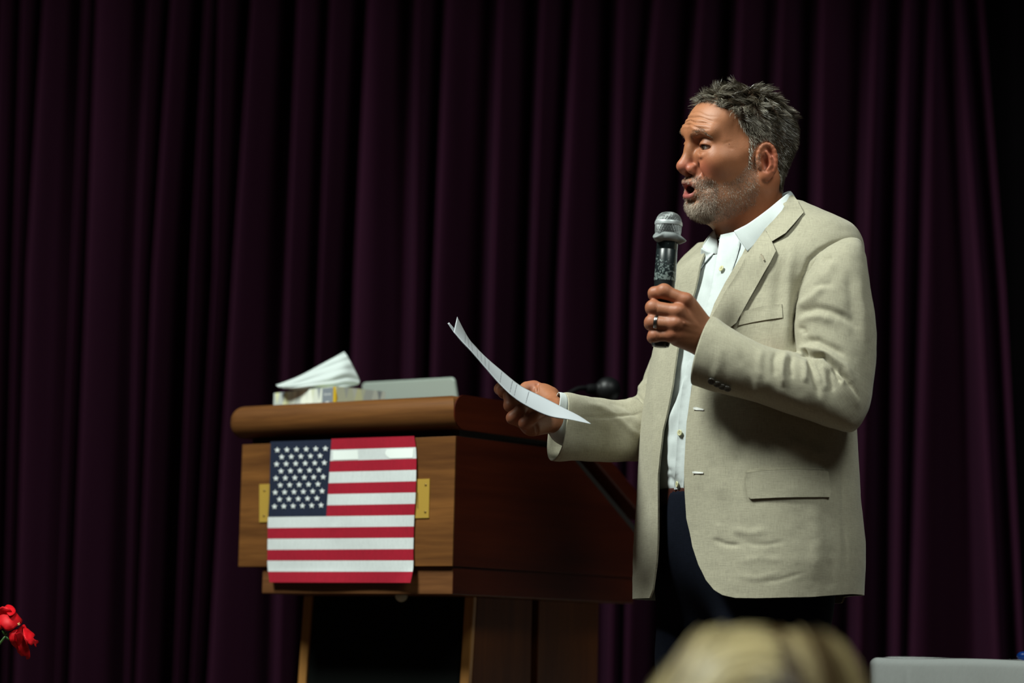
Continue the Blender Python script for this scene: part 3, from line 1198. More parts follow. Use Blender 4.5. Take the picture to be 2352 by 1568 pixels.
def tri_sample(v, f, weight, n, rg):
    """random points on quads, weighted; returns points, normals, face ids"""
    a, b, c, d = (v[f[:, k]] for k in range(4))
    ar = np.linalg.norm(np.cross(c - a, d - b), axis=1) * 0.5 * weight
    cs = np.cumsum(ar)
    fi = np.searchsorted(cs, rg.random(n) * cs[-1])
    fi = np.clip(fi, 0, len(f) - 1)
    u, w = rg.random((n, 1)), rg.random((n, 1))
    pts = (a[fi] * (1 - u) + b[fi] * u) * (1 - w) + (d[fi] * (1 - u) + c[fi] * u) * w
    return pts, fi


def hair_mat(name, rough=0.45, spec=0.4):
    m, nt, b = new_mat(name)
    at = N(nt, 'ShaderNodeAttribute', attribute_name='tint')
    nt.links.new(at.outputs['Color'], b.inputs['Base Color'])
    b.inputs['Roughness'].default_value = rough
    b.inputs['Specular IOR Level'].default_value = spec
    return m

# ================================================================== the speaker: head, hands, hidden body
MY = 4.65
HA = math.radians(22)                                   # face turned this far from profile towards the hall
HLEAN = math.radians(10.5)                              # head leans a little towards the hall
_hr = np.array(Matrix.Rotation(math.radians(-1.3), 3, 'Y') @ Matrix.Rotation(HLEAN, 3, 'X'))
HF = _hr @ np.array([-math.cos(HA), -math.sin(HA), 0])  # forward
HL = _hr @ np.array([math.sin(HA), -math.cos(HA), 0])   # his left
HU = _hr @ np.array([0, 0, 1.0])
HO = np.array(P(1700, 350, MY))
HM = np.stack([HF, HL, HU])                             # rows: local axes in world

person = thing('person', 'man in a beige linen jacket and white shirt speaking into a microphone', 'person', tuple(P(1720, 2400, MY)))
person.location.z = STAGE_Z


def h2w(q):
    return HO + np.asarray(q) @ HM


def w2h(p):
    return (p - HO) @ HM.T


EYE_C = np.array([0.0815, 0.0325, 0.0105])
EAR_R = np.array(Matrix.Rotation(math.radians(-20), 3, 'Z') @ Matrix.Rotation(math.radians(10), 3, 'Y'))


def head_sdf(p):
    """p in head axes (forward, left, up); metres"""
    q = p.copy()
    q[:, 1] = np.abs(q[:, 1])
    F_, L_, U_ = q[:, 0], q[:, 1], q[:, 2]
    d = sd_ell(q, (-0.006, 0, 0.026), (0.099, 0.0770, 0.086))
    d = smin(d, sd_ell(q, (0.036, 0, 0.040), (0.064, 0.062, 0.058)), 0.03)
    d = smin(d, sd_ell(q, (0.038, 0, -0.022), (0.057, 0.062, 0.075)), 0.03)
    d = smin(d, sd_ell(q, (0.060, 0, -0.058), (0.045, 0.039, 0.040)), 0.02)
    d = smin(d, sd_ell(q, (0.058, 0.040, -0.020), (0.032, 0.026, 0.028)), 0.02)
    d = smin(d, sd_cap(q, (-0.004, 0.057, -0.058), (0.064, 0.024, -0.099), 0.021, 0.019), 0.03)
    d = smin(d, sd_ell(q, (0.075, 0, -0.0975), (0.023, 0.028, 0.021)), 0.02)
    d = smin(d, sd_ell(q, (0.028, 0, -0.080), (0.062, 0.050, 0.046)), 0.03)
    d = smin(d, sd_cap(q, (-0.014, 0, -0.050), (-0.036, 0, -0.30), 0.060, 0.070), 0.035)
    # sternomastoid
    d = smin(d, sd_cap(q, (-0.030, 0.060, -0.050), (0.022, 0.018, -0.200), 0.012, 0.012), 0.025)
    # brow ridge and temple dip
    d = smin(d, sd_chain(q, [(0.0935, 0.000, 0.032), (0.0935, 0.020, 0.037), (0.079, 0.047, 0.036)], [0.010, 0.0105, 0.010], 0.012), 0.014)
    d = smax(d, -sd_ell(q, (0.052, 0.090, 0.035), (0.034, 0.020, 0.026)), 0.03)
    # eye sockets
    d = smax(d, -sd_ell(q, (0.1005, 0.0335, 0.0120), (0.0155, 0.0190, 0.0110)), 0.014)
    d = smax(d, -sd_ell(q, (0.1010, 0.0170, 0.0120), (0.010, 0.006, 0.012)), 0.010)
    # cheekbone
    d = smin(d, sd_ell(q, (0.068, 0.046, -0.012), (0.018, 0.016, 0.013)), 0.018)
    # nose
    d = smin(d, sd_chain(q, [(0.0915, 0, 0.024), (0.1005, 0, 0.006), (0.1125, 0, -0.022)], [0.0075, 0.0080, 0.0105], 0.01), 0.012)
    d = smin(d, sd_ell(q, (0.1138, 0, -0.0260), (0.0125, 0.0108, 0.0105)), 0.008)
    d = smin(d, sd_ell(q, (0.1015, 0.0138, -0.0305), (0.0120, 0.0070, 0.0090)), 0.005)
    d = smax(d, -sd_ell(q, (0.094, 0.0255, -0.0285), (0.011, 0.0026, 0.010)), 0.008)
    d = smax(d, -sd_ell(q, (0.1070, 0.0078, -0.0400), (0.0075, 0.0044, 0.0075)), 0.003)
    d = smin(d, sd_cap(q, (0.116, 0, -0.036), (0.104, 0, -0.042), 0.003, 0.005), 0.005)
    # nasolabial fold
    gx = sd_chain(q, [(0.098, 0.0245, -0.030), (0.0935, 0.033, -0.046), (0.085, 0.0385, -0.064)], [0.002] * 3, 0.004)
    d = d + 0.0036 * np.exp(-(gx / 0.0040) ** 2)
    d = d - 0.0022 * np.exp(-((sd_chain(q, [(0.094, 0.034, -0.030), (0.086, 0.043, -0.048)], [0.002] * 2, 0.004)) / 0.010) ** 2)
    # eyelids: shells over the eyeball with a slit between them
    e = sd_ell(q, EYE_C, (0.0152, 0.0156, 0.0150))
    slit = sd_ell(q, (0.0920, 0.0368, 0.0086), (0.0170, 0.0142, 0.0046))
    lid = smax(e, -slit, 0.0012)
    d = smin(d, lid, 0.0045)
    d = smax(d, -slit, 0.0012)
    d = np.maximum(d, -sd_ell(q, EYE_C, (0.0119, 0.0119, 0.0119)) * 1.0 - 0.0 * F_)
    # upper lid fold and bag under the eye
    gx = sd_chain(q, [(0.093, 0.0200, 0.0245), (0.0945, 0.034, 0.0295), (0.084, 0.0490, 0.0225)], [0.001] * 3, 0.003)
    d = d + 0.0014 * np.exp(-(gx / 0.0026) ** 2)
    d = smin(d, sd_chain(q, [(0.0930, 0.0150, 0.0010), (0.0920, 0.0250, -0.0045), (0.0925, 0.035, -0.0068), (0.0845, 0.0475, -0.0020)], [0.0020, 0.0034, 0.0042, 0.0030], 0.004), 0.006)
    gx = sd_chain(q, [(0.0945, 0.0290, -0.0115), (0.0935, 0.036, -0.0130), (0.083, 0.0500, -0.0070)], [0.001] * 3, 0.003)
    d = d + 0.0010 * np.exp(-(gx / 0.0026) ** 2)
    gx = sd_chain(q, [(0.0955, 0.024, -0.0020), (0.0955, 0.034, -0.0050), (0.088, 0.0450, -0.0030)], [0.001] * 3, 0.003)
    d = d + 0.0009 * np.exp(-(gx / 0.0014) ** 2)
    d = smin(d, sd_ell(q, (0.0875, 0.0215, -0.0085), (0.0075, 0.0065, 0.0085)), 0.012)
    # crow's feet
    for k, (u0, u1) in enumerate(((0.012, 0.020), (0.006, 0.006), (0.000, -0.008))):
        gx = sd_cap(q, (0.070, 0.0535, u0), (0.050, 0.066, u1), 0.001, 0.001)
        d = d + 0.00035 * np.exp(-(gx / 0.0016) ** 2)
    # forehead lines
    for k, (u0, am) in enumerate(((0.0485, 0.0013), (0.0555, 0.0013), (0.0630, 0.0012), (0.0705, 0.0007))):
        line = U_ - (u0 + 0.006 * np.cos(L_ * 38) - 0.006 + 0.0015 * np.sin(L_ * 130 + k * 2))
        wgt = np.clip((0.056 - L_) / 0.02, 0, 1) * np.clip((F_ - 0.05) / 0.02, 0, 1)
        d = d + am * np.exp(-(line / 0.0017) ** 2) * wgt
        d = d - am * 0.6 * np.exp(-((line + 0.0038) / 0.0026) ** 2) * wgt
    # frown bump
    d = smin(d, sd_ell(q, (0.0945, 0.007, 0.030), (0.008, 0.006, 0.009)), 0.010)
    # lips and the open mouth
    up = sd_chain(q, [(0.1075, 0, -0.0535), (0.1055, 0.010, -0.0540), (0.0985, 0.019, -0.0580), (0.0910, 0.0245, -0.0635)], [0.0052, 0.0054, 0.0046, 0.0030], 0.003)
    d = smin(d, up, 0.005)
    lo = sd_chain(q, [(0.1040, 0, -0.0800), (0.1025, 0.010, -0.0785), (0.0970, 0.018, -0.0730), (0.0910, 0.0235, -0.0655)], [0.0062, 0.0060, 0.0046, 0.0030], 0.003)
    d = smin(d, lo, 0.005)
    d = smax(d, -sd_ell(q, (0.0985, 0, -0.0670), (0.0300, 0.0185, 0.0085)), 0.003)
    d = d + 0.0035 * np.exp(-(sd_chain(q, [(0.102, 0, -0.0900), (0.092, 0.020, -0.0850)], [0.002, 0.002], 0.003) / 0.006) ** 2)
    # philtrum
    d = d + 0.0012 * np.exp(-(L_ / 0.003) ** 2) * np.exp(-((U_ + 0.046) / 0.006) ** 2) * (F_ > 0.08)
    # ears
    qe = (q - np.array([-0.0120, 0.0805, -0.0150], np.float32)) @ EAR_R.astype(np.float32)
    ear = sd_ell(qe, (0, 0.002, 0), (0.0185, 0.0065, 0.0310))
    ear = smin(ear, sd_ell(qe, (0.006, 0.002, -0.0255), (0.010, 0.006, 0.010)), 0.006)
    ear = smax(ear, -sd_ell(qe, (0.004, 0.0090, -0.004), (0.0090, 0.0100, 0.0155)), 0.004)
    ear = smax(ear, -sd_ell(qe, (-0.006, 0.0090, 0.012), (0.0085, 0.0066, 0.0140)), 0.004)
    pts = []
    for a in np.linspace(-0.35, 3.9, 14):
        pts.append((0.0170 * math.cos(a + 0.15) * (1.0 if a < 2.8 else 1.0 - 0.15 * (a - 2.8)), 0.0050, 0.0290 * math.sin(a)))
    ear = smin(ear, sd_chain(qe, pts, [0.0022] + [0.0034] * 12 + [0.0030], 0.002), 0.0030)
    anti = [(-0.0015, 0.006, 0.016), (-0.0065, 0.0065, 0.004), (-0.0055, 0.006, -0.009), (0.002, 0.005, -0.0165)]
    ear = smin(ear, sd_chain(qe, anti, [0.0022, 0.0028, 0.0028, 0.0026], 0.002), 0.003)
    ear = smin(ear, sd_ell(qe, (0.0135, 0.0045, -0.006), (0.0045, 0.0040, 0.0065)), 0.003)
    d = smin(d, ear, 0.006)
    return d


def head_world(p):
    return head_sdf(w2h(p.astype(np.float64)).astype(np.float32))


# polygonise in head axes, then place
hv, hf = surface_nets(head_sdf, (-0.13, -0.105, -0.21), (0.14, 0.105, 0.135), 0.0018)
hv_l = hv.copy()
head_v = h2w(hv)
# head axes (F, L, U) form a right-handed frame in the world

# ---- skin tint: colouring of the skin (lips, cheeks, nose, ears, shaved scalp), darker eye sockets, paler forehead
SKIN = np.array([0.345, 0.132, 0.060])


def mixc(c, tgt, w):
    return c * (1 - w[:, None]) + np.asarray(tgt) * w[:, None]


def gaus(p, c, s):
    return np.exp(-(((p - np.asarray(c)) / np.asarray(s)) ** 2).sum(1))


def head_tint(q):
    a = q.copy()
    a[:, 1] = np.abs(a[:, 1])
    c = np.tile(SKIN, (len(q), 1))
    n = noise3(q, 90, 3) * 0.5 + noise3(q, 260, 5) * 0.5
    c *= (1 + 0.09 * n)[:, None]
    c = mixc(c, (0.40, 0.085, 0.055), np.clip(0.60 * gaus(a, (0.085, 0.040, -0.030), (0.03, 0.022, 0.020)), 0, 1))
    c = mixc(c, (0.40, 0.085, 0.065), np.clip(0.65 * gaus(a, (0.112, 0.006, -0.028), (0.02, 0.016, 0.014)), 0, 1))
    c = mixc(c, (0.40, 0.100, 0.060), np.clip(0.75 * gaus(a, (-0.020, 0.085, -0.015), (0.026, 0.02, 0.036)), 0, 1))
    c = mixc(c, (0.25, 0.090, 0.042), np.clip(0.45 * gaus(a, (0.09, 0.034, 0.014), (0.02, 0.02, 0.014)), 0, 1))
    c = mixc(c, (0.42, 0.185, 0.09), np.clip(0.5 * gaus(a, (0.08, 0.02, 0.065), (0.04, 0.04, 0.02)), 0, 1))
    # lips
    lip = np.exp(-(np.minimum(sd_chain(a.astype(np.float32), [(0.108, 0, -0.0548), (0.106, 0.010, -0.0552), (0.0995, 0.018, -0.0595), (0.092, 0.0235, -0.064)], [0.0042, 0.0042, 0.0036, 0.002], 0.002),
                             sd_chain(a.astype(np.float32), [(0.105, 0, -0.0785), (0.1035, 0.010, -0.077), (0.098, 0.017, -0.0725), (0.092, 0.022, -0.066)], [0.0058, 0.0056, 0.0042, 0.002], 0.002)).clip(0, 1) / 0.0016) ** 2)
    c = mixc(c, (0.32, 0.085, 0.080), 0.9 * lip)
    inside = (np.abs(a[:, 2] + 0.067) < 0.0085) & (a[:, 1] < 0.019) & (a[:, 0] < 0.0985) & (a[:, 0] > 0.06)
    c = mixc(c, (0.06, 0.010, 0.010), inside.astype(float))
    # stubble field on the jaw and close-cropped scalp
    c = mixc(c, (0.23, 0.12, 0.075), 0.50 * beard_mask(q))
    c = mixc(c, (0.10, 0.075, 0.055), 0.80 * scalp_mask(q))
    # mole at the temple
    c = mixc(c, (0.08, 0.03, 0.015), (np.linalg.norm(q - np.array([0.054, 0.062, 0.0135]), axis=1) < 0.0019).astype(float))
    return c


def sstep(x, a, b):
    t = np.clip((x - a) / (b - a), 0, 1)
    return t * t * (3 - 2 * t)


def scalp_mask(q):
    F_, L_, U_ = q[:, 0], np.abs(q[:, 1]), q[:, 2]
    # hairline: forelock in the middle, bare temples, sideburn before the ear
    top = 0.078 - 0.50 * np.clip(L_ - 0.012, 0, 1) - 14.0 * np.clip(L_ - 0.03, 0, 1) ** 2
    edge_u = np.array([-0.20, -0.075, -0.045, -0.010, 0.020, 0.040, 0.056, 0.075, 0.085, 0.13])
    edge_f = np.array([-0.055, -0.052, -0.046, -0.040, 0.010, 0.028, 0.036, 0.046, 0.080, 0.085])
    side = np.interp(U_, edge_u, edge_f)
    lim = np.where(U_ > 0.078, np.maximum(top, np.minimum(side, 0.046)), side)
    m = sstep(lim - F_, -0.004, 0.006)
    sb = ((U_ > -0.03) & (U_ < 0.03) & (F_ > -0.006) & (F_ < 0.020) & (L_ > 0.05)).astype(float) * 0.6
    m = np.maximum(m, sb)
    m *= sstep(U_ + 0.35 * np.clip(F_ + 0.05, -0.2, 0.0) * 0 + 0.070, -0.006, 0.012)
    e_ = (((q - np.array([-0.0120, 0, -0.0150])) / np.array([0.0255, 1, 0.0365])) ** 2)
    ear = sstep(-(e_[:, 0] + e_[:, 2]), -1.25, -0.9) * (L_ > 0.05)
    return np.clip(m * (1 - ear), 0, 1)


def beard_mask(q):
    F_, L_, U_ = q[:, 0], np.abs(q[:, 1]), q[:, 2]
    # cheek line falls from the ear to the corner of the mouth
    top = np.interp(F_, [0.0, 0.02, 0.045, 0.07, 0.088, 0.10, 0.12], [0.005, -0.022, -0.048, -0.056, -0.046, -0.0425, -0.0425])
    bot = np.interp(F_, [-0.01, 0.02, 0.05, 0.08, 0.12], [-0.090, -0.108, -0.124, -0.135, -0.14])
    m = sstep(top - U_, -0.006, 0.008) * sstep(U_ - bot, -0.004, 0.010) * sstep(F_, -0.004, 0.012)
    mouth = np.exp(-((F_ - 0.10) / 0.03) ** 2 - (L_ / 0.0225) ** 4 - ((U_ + 0.0680) / 0.0175) ** 4)
    under = np.exp(-((L_ - 0.017) / 0.008) ** 2 - ((U_ + 0.0860) / 0.007) ** 2) * (F_ > 0.06)
    return np.clip(m * (1 - 1.4 * mouth) * (1 - 0.7 * under), 0, 1)


head_c = head_tint(hv_l)

# ------------------------------------------------------------------ hands (built at their place)
A3 = lambda *q: np.array(P(*q))
MICY = 4.42
MIC_T, MIC_B = P(1537.5, 487, MICY), P(1517.0, 796, MICY)
MIC_AX = (MIC_T - MIC_B).normalized()
LW = A3(1640, 782, 4.425)                        # left wrist
L_mcp = [A3(1575, 690, 4.386), A3(1557, 716, 4.377), A3(1553, 744, 4.379), A3(1547, 769, 4.388)]
L_pip = [A3(1524, 669, 4.388), A3(1499, 706, 4.391), A3(1496, 740, 4.392), A3(1502, 771, 4.396)]
L_dip = [A3(1503, 673, 4.396), A3(1498, 709, 4.425), A3(1495, 744, 4.425), A3(1500, 775, 4.424)]
L_tip = [A3(1500, 679, 4.408), A3(1516, 712, 4.446), A3(1514, 748, 4.446), A3(1516, 778, 4.443)]
L_rad = [(0.0118, 0.0116, 0.0100, 0.0086), (0.0120, 0.0116, 0.0106, 0.0090), (0.0116, 0.0110, 0.0103, 0.0088), (0.0106, 0.0098, 0.0092, 0.0080)]


def left_hand(p):
    d = sd_cap(p, LW, A3(1740, 830, 4.425), 0.027, 0.034)
    palm = sd_cap(p, A3(1622, 768, 4.418), L_mcp[0] + np.array([0.004, 0.014, -0.004]), 0.020, 0.014)
    for k in range(4):
        e = sd_cap(p, A3(1618, 768 + 6 * k, 4.420), L_mcp[k] + np.array([0, 0.004, 0]), 0.020, 0.0125)
        palm = smin(palm, e, 0.012)
    palm = smin(palm, sd_cap(p, A3(1612, 792, 4.425), A3(1556, 775, 4.405), 0.017, 0.013), 0.014)
    d = smin(d, palm, 0.022)
    # knuckles and the tendons running to the wrist
    for k in range(4):
        d = smin(d, sd_ell(p, L_mcp[k] + np.array([0.0, -0.0050, 0.002]), (0.0092, 0.0085, 0.0082)), 0.007)
        d = smin(d, sd_cap(p, L_mcp[k] + np.array([0.004, -0.0050, 0]), A3(1612, 758 + 5 * k, 4.398), 0.0038, 0.0030), 0.006)
    for k in range(4):
        r = L_rad[k]
        fgr = sd_chain(p, [L_mcp[k], L_pip[k], L_dip[k], L_tip[k]], r, 0.006)
        fgr = smin(fgr, sd_ell(p, L_pip[k] + np.array([0.002, -0.0030, 0.001]), (0.0088, 0.0086, 0.0095) if k else (0.010, 0.0090, 0.0100)), 0.006)
        d = smin(d, fgr, 0.0060)
    # creases over the finger joints
    for k in range(1, 4):
        m = L_mcp[k] * 0.40 + L_pip[k] * 0.60
        gx = sd_ell(p, L_pip[k] + np.array([0.006, -0.0125, 0.0]), (0.0012, 0.004, 0.008))
        d = d + 0.0006 * np.exp(-(gx / 0.0012) ** 2)
    th = sd_chain(p, [A3(1606, 752, 4.440), A3(1578, 712, 4.466), A3(1548, 686, 4.468), A3(1524, 674, 4.462)], (0.018, 0.0145, 0.0125, 0.0095), 0.006)
    d = smin(d, th, 0.012)
    # vein across the back
    gx = sd_chain(p, [A3(1572, 742, 4.372), A3(1590, 748, 4.385), A3(1606, 752, 4.395)], [0.0016] * 3, 0.003)
    return smin(d, gx, 0.006)


R_W = A3(1292, 952, 4.60)
R_f = {
    'index': ([A3(1212, 926, 4.575), A3(1158, 900, 4.590), A3(1149, 893, 4.612), A3(1160, 886, 4.630)], (0.0120, 0.0112, 0.0104, 0.0088)),
    'middle': ([A3(1206, 950, 4.552), A3(1172, 931, 4.548), A3(1170, 908, 4.560), A3(1180, 899, 4.572)], (0.0122, 0.0112, 0.0104, 0.0086)),
    'ring': ([A3(1213, 974, 4.540), A3(1178, 959, 4.524), A3(1196, 941, 4.522), A3(1207, 935, 4.528)], (0.0120, 0.0112, 0.0098, 0.0076)),
    'pinky': ([A3(1226, 980, 4.528), A3(1205, 972, 4.512), A3(1227, 957, 4.508), A3(1243, 950, 4.514)], (0.0110, 0.0100, 0.0085, 0.0068)),
}


def right_hand(p):
    d = sd_cap(p, R_W, A3(1340, 972, 4.645), 0.0215, 0.024)
    palm = sd_cap(p, A3(1270, 946, 4.598), A3(1232, 945, 4.575), 0.0255, 0.020)
    for nme, (pts, r) in R_f.items():
        palm = smin(palm, sd_cap(p, A3(1276, 955, 4.592), pts[0], 0.020, 0.0135), 0.012)
    palm = smin(palm, sd_cap(p, A3(1264, 966, 4.578), A3(1222, 978, 4.538), 0.019, 0.0150), 0.014)
    palm = smin(palm, sd_cap(p, A3(1270, 928, 4.625), A3(1247, 906, 4.655), 0.020, 0.0190), 0.014)
    d = smin(d, palm, 0.016)
    for nme, (pts, r) in R_f.items():
        d = smin(d, sd_chain(p, pts, r, 0.004), 0.0045)
    th = sd_chain(p, [A3(1262, 912, 4.655), A3(1228, 893, 4.668), A3(1210, 893, 4.662), A3(1196, 899, 4.650)], (0.0195, 0.0130, 0.0120, 0.0095), 0.006)
    d = smin(d, th, 0.008)
    d = smin(d, sd_ell(p, A3(1224, 889, 4.664), (0.010, 0.010, 0.0095)), 0.008)
    # creases: thumb joint, edge of the palm
    for a, b in (((1234, 884), (1240, 902)), ((1241, 888), (1236, 900))):
        gx = sd_cap(p, A3(*a, 4.652), A3(*b, 4.640), 0.001, 0.001)
        d = d + 0.0020 * np.exp(-(gx / 0.0026) ** 2)
    gx = sd_chain(p, [A3(1232, 978, 4.512), A3(1234, 990, 4.520), A3(1233, 996, 4.53)], [0.001] * 3, 0.002)
    d = d + 0.0018 * np.exp(-(gx / 0.0022) ** 2)
    return d


lv_, lf_ = surface_nets(left_hand, A3(1462, 820, 4.35) * np.array([1, 1, 1]), A3(1700, 640, 4.50), 0.0014)
rv_, rf_ = surface_nets(right_hand, A3(1120, 1012, 4.47), A3(1362, 860, 4.72), 0.0014)


def hand_tint(v, hot, seed):
    c = np.tile(SKIN * np.array([0.86, 0.88, 0.92]), (len(v), 1))
    n = noise3(v, 120, seed) * 0.5 + noise3(v, 420, seed + 1) * 0.5
    c *= (1 + 0.09 * n)[:, None]
    for q, r, w in hot:
        c = mixc(c, (0.38, 0.105, 0.065), w * np.exp(-(np.linalg.norm(v - q, axis=1) / r) ** 2))
    return c


lc_ = hand_tint(lv_, [(q, 0.013, 0.55) for q in L_mcp + L_pip] + [(q, 0.012, 0.5) for q in L_dip], 11)
rc_ = hand_tint(rv_, [(f_[0][k], 0.013, 0.6) for f_ in R_f.values() for k in (1, 3)] + [(A3(1224, 889, 4.664), 0.016, 0.5)], 13)
# pale nails of the two fingers under the sheets
for q in (A3(1205, 932.5, 4.520), A3(1242, 948, 4.507), A3(1147, 891, 4.600)):
    rc_ = mixc(rc_, (0.46, 0.24, 0.17), np.exp(-(np.linalg.norm((rv_ - q) * np.array([1, 0.8, 0.8]), axis=1) / 0.0060) ** 4))

# ------------------------------------------------------------------ rest of the body, inside the clothes
SH_L, EL_L = A3(1905, 610, 4.53), A3(1935, 905, 4.44)
SH_R, EL_R = A3(1625, 615, 4.80), A3(1540, 970, 4.79)
HIPY = P(1720, 1290, MY)


def inner_body(p):
    d = sd_ell(p, A3(1765, 760, 4.66), (0.095, 0.135, 0.20))
    d = smin(d, sd_ell(p, A3(1725, 1060, 4.65), (0.11, 0.125, 0.20)), 0.05)
    d = smin(d, sd_cap(p, A3(1716, 520, 4.68), A3(1750, 640, 4.66), 0.050, 0.060), 0.04)
    d = smin(d, sd_cap(p, SH_R + np.array([0.03, 0, 0]), SH_L + np.array([-0.03, 0, 0]), 0.05, 0.05), 0.05)
    d = smin(d, sd_chain(p, [SH_L, EL_L, A3(1700, 815, 4.425)], [0.044, 0.038, 0.028], 0.01), 0.03)
    d = smin(d, sd_chain(p, [SH_R, A3(1536, 945, 4.795), A3(1425, 986, 4.735), A3(1340, 975, 4.65)], [0.042, 0.036, 0.033, 0.028], 0.01), 0.03)
    for sx, sy in ((-0.05, 0.085), (0.05, -0.085)):
        hip = np.array([HIPY.x + sx, MY + sy, HIPY.z])
        d = smin(d, sd_chain(p, [hip, hip + np.array([0.0, 0.0, -0.42]), np.array([hip[0] + 0.01, hip[1], STAGE_Z + 0.09])], [0.082, 0.055, 0.042], 0.02), 0.03)
        d = smin(d, sd_cap(p, (hip[0] + 0.02, hip[1], STAGE_Z + 0.075), (hip[0] - 0.13, hip[1] - 0.07, STAGE_Z + 0.06), 0.036, 0.028), 0.03)
    return d


bv_, bf_ = surface_nets(inner_body, (HIPY.x - 0.50, 4.30, STAGE_Z + 0.01), (HIPY.x + 0.35, 5.0, 2.10), 0.011, 1)
bc_ = np.tile(SKIN, (len(bv_), 1))
V, Fq, Cc = [], [], []
o_ = 0
for v_, f_, c_ in ((head_v, hf, head_c), (lv_, lf_, lc_), (rv_, rf_, rc_), (bv_, bf_, bc_)):
    V.append(v_)
    Fq.append(f_ + o_)
    Cc.append(c_)
    o_ += len(v_)
m, nt, b = new_mat('skin')
at = N(nt, 'ShaderNodeAttribute', attribute_name='tint')
nt.links.new(at.outputs['Color'], b.inputs['Base Color'])
b.inputs['Roughness'].default_value = 0.50
b.inputs['Specular IOR Level'].default_value = 0.40
b.inputs['Subsurface Weight'].default_value = 0.06
b.inputs['Subsurface Radius'].default_value = (0.012, 0.004, 0.002)
b.inputs['Subsurface Scale'].default_value = 0.6
tcn = N(nt, 'ShaderNodeTexCoord')
nn = N(nt, 'ShaderNodeTexVoronoi', i_Scale=900.0)
nt.links.new(tcn.outputs['Object'], nn.inputs['Vector'])
n2 = N(nt, 'ShaderNodeTexNoise', i_Scale=320.0, i_Detail=3.0)
nt.links.new(tcn.outputs['Object'], n2.inputs['Vector'])
ad = N(nt, 'ShaderNodeMath', operation='ADD')
nt.links.new(nn.outputs['Distance'], ad.inputs[0])
nt.links.new(n2.outputs['Fac'], ad.inputs[1])
bp = N(nt, 'ShaderNodeBump', i_Strength=0.22, i_Distance=0.0006)
nt.links.new(ad.outputs[0], bp.inputs['Height'])
nt.links.new(bp.outputs[0], b.inputs['Normal'])
M_skin = m
mesh_obj('body', np.concatenate(V), np.concatenate(Fq), M_skin, person, col=np.concatenate(Cc))


# ------------------------------------------------------------------ eyes, teeth
def eye_mat():
    m, nt, b = new_mat('eyeball')
    at = N(nt, 'ShaderNodeAttribute', attribute_name='tint')
    nt.links.new(at.outputs['Color'], b.inputs['Base Color'])
    b.inputs['Roughness'].default_value = 0.08
    return m


M_eye = eye_mat()
for sgn in (1, -1):
    c = EYE_C * np.array([1, sgn, 1])
    gaze = np.array([0.985, 0.02, -0.06])
    gaze /= np.linalg.norm(gaze)
    bm = bmesh.new()
    bmesh.ops.create_uvsphere(bm, u_segments=48, v_segments=40, radius=0.0119)
    v = np.array([tuple(q.co) for q in bm.verts])
    f = [[q.index for q in fc.verts] for fc in bm.faces]
    bm.free()
    # pole along the gaze
    zq = Vector((0, 0, 1)).rotation_difference(Vector(gaze))
    v = v @ np.array(zq.to_matrix()).T
    ct = v @ gaze / 0.0119
    ang = np.arccos(np.clip(ct, -1, 1))
    col = np.tile(np.array([0.36, 0.31, 0.28]), (len(v), 1))
    col = mixc(col, (0.060, 0.036, 0.022), sstep(-ang, -0.60, -0.56))
    col = mixc(col, (0.02, 0.012, 0.008), np.exp(-((ang - 0.57) / 0.05) ** 2))
    col = mixc(col, (0.003, 0.003, 0.003), sstep(-ang, -0.27, -0.23))
    mesh_obj('eye', h2w(v + c), f, M_eye, person, col=col)
tv_, tf_ = [], []
for row, (u0, f0, n) in enumerate(((-0.0592, 0.0985, 8), (-0.0738, 0.0965, 8))):
    for k in range(n):
        a = (k - (n - 1) / 2) * 0.30
        c = np.array([f0 - 0.020 * (1 - math.cos(a)) * 1.5 - 0.006, 0.016 * math.sin(a), u0])
        bm = bmesh.new()
        bmesh.ops.create_uvsphere(bm, u_segments=8, v_segments=6, radius=1)
        vv = np.array([tuple(q.co) for q in bm.verts]) * np.array([0.0022, 0.0024, 0.0042])
        ff = [[q.index + len(tv_) * 1 for q in fc.verts] for fc in bm.faces]
        bm.free()
        base_i = len(tv_)
        tf_ += [[i - base_i + base_i for i in q] for q in ff]
        tv_ += [tuple(q) for q in h2w(vv + c)]
mesh_obj('teeth', tv_, tf_, plain('tooth_ivory', (0.55, 0.50, 0.40), 0.25), person)

# ------------------------------------------------------------------ hair
rg = np.random.default_rng(21)
cenf = hv_l[hf].mean(1)
sm = scalp_mask(cenf)
hn_l = vnormals(hv_l, hf)


def sample_head(mask, n, thr=0.15):
    w = np.where(mask > thr, mask, 0)
    pts, fi = tri_sample(hv_l, hf, w, n, rg)
    nr_ = hn_l[hf[fi]].mean(1)
    nr_ /= np.linalg.norm(nr_, axis=1, keepdims=True)
    return pts, nr_


def hair_color(n, dark, light, frac, pts, sc, seed):
    k = noise3(pts, sc, seed) * 0.42 + rg.normal(0, 0.22, n) + frac
    k = np.clip(k, 0, 1)[:, None]
    return np.asarray(dark) * (1 - k) + np.asarray(light) * k


HV, HFc, HC = [], [], []


def add_strands(store, pts, nrm, dirs, length, width, segs, bend, jit, color):
    v, f, sid = strands_mesh(pts, dirs, nrm, length, width, segs, bend, jit, rg)
    o = sum(len(q) for q in store[0])
    store[0].append(v)
    store[1].append(f + o)
    store[2].append(color[sid])


hair = ([], [], [])
pts, nrm = sample_head(sm, 26000)
U_ = pts[:, 2]
F_ = pts[:, 0]
L_ = pts[:, 1]
topw = sstep(U_, 0.045, 0.085)                          # 1 on the crown, 0 on the sides
wav = noise3(pts, 46, 7)
wav2 = noise3(pts, 46, 9)
wav3 = noise3(pts, 105, 15)
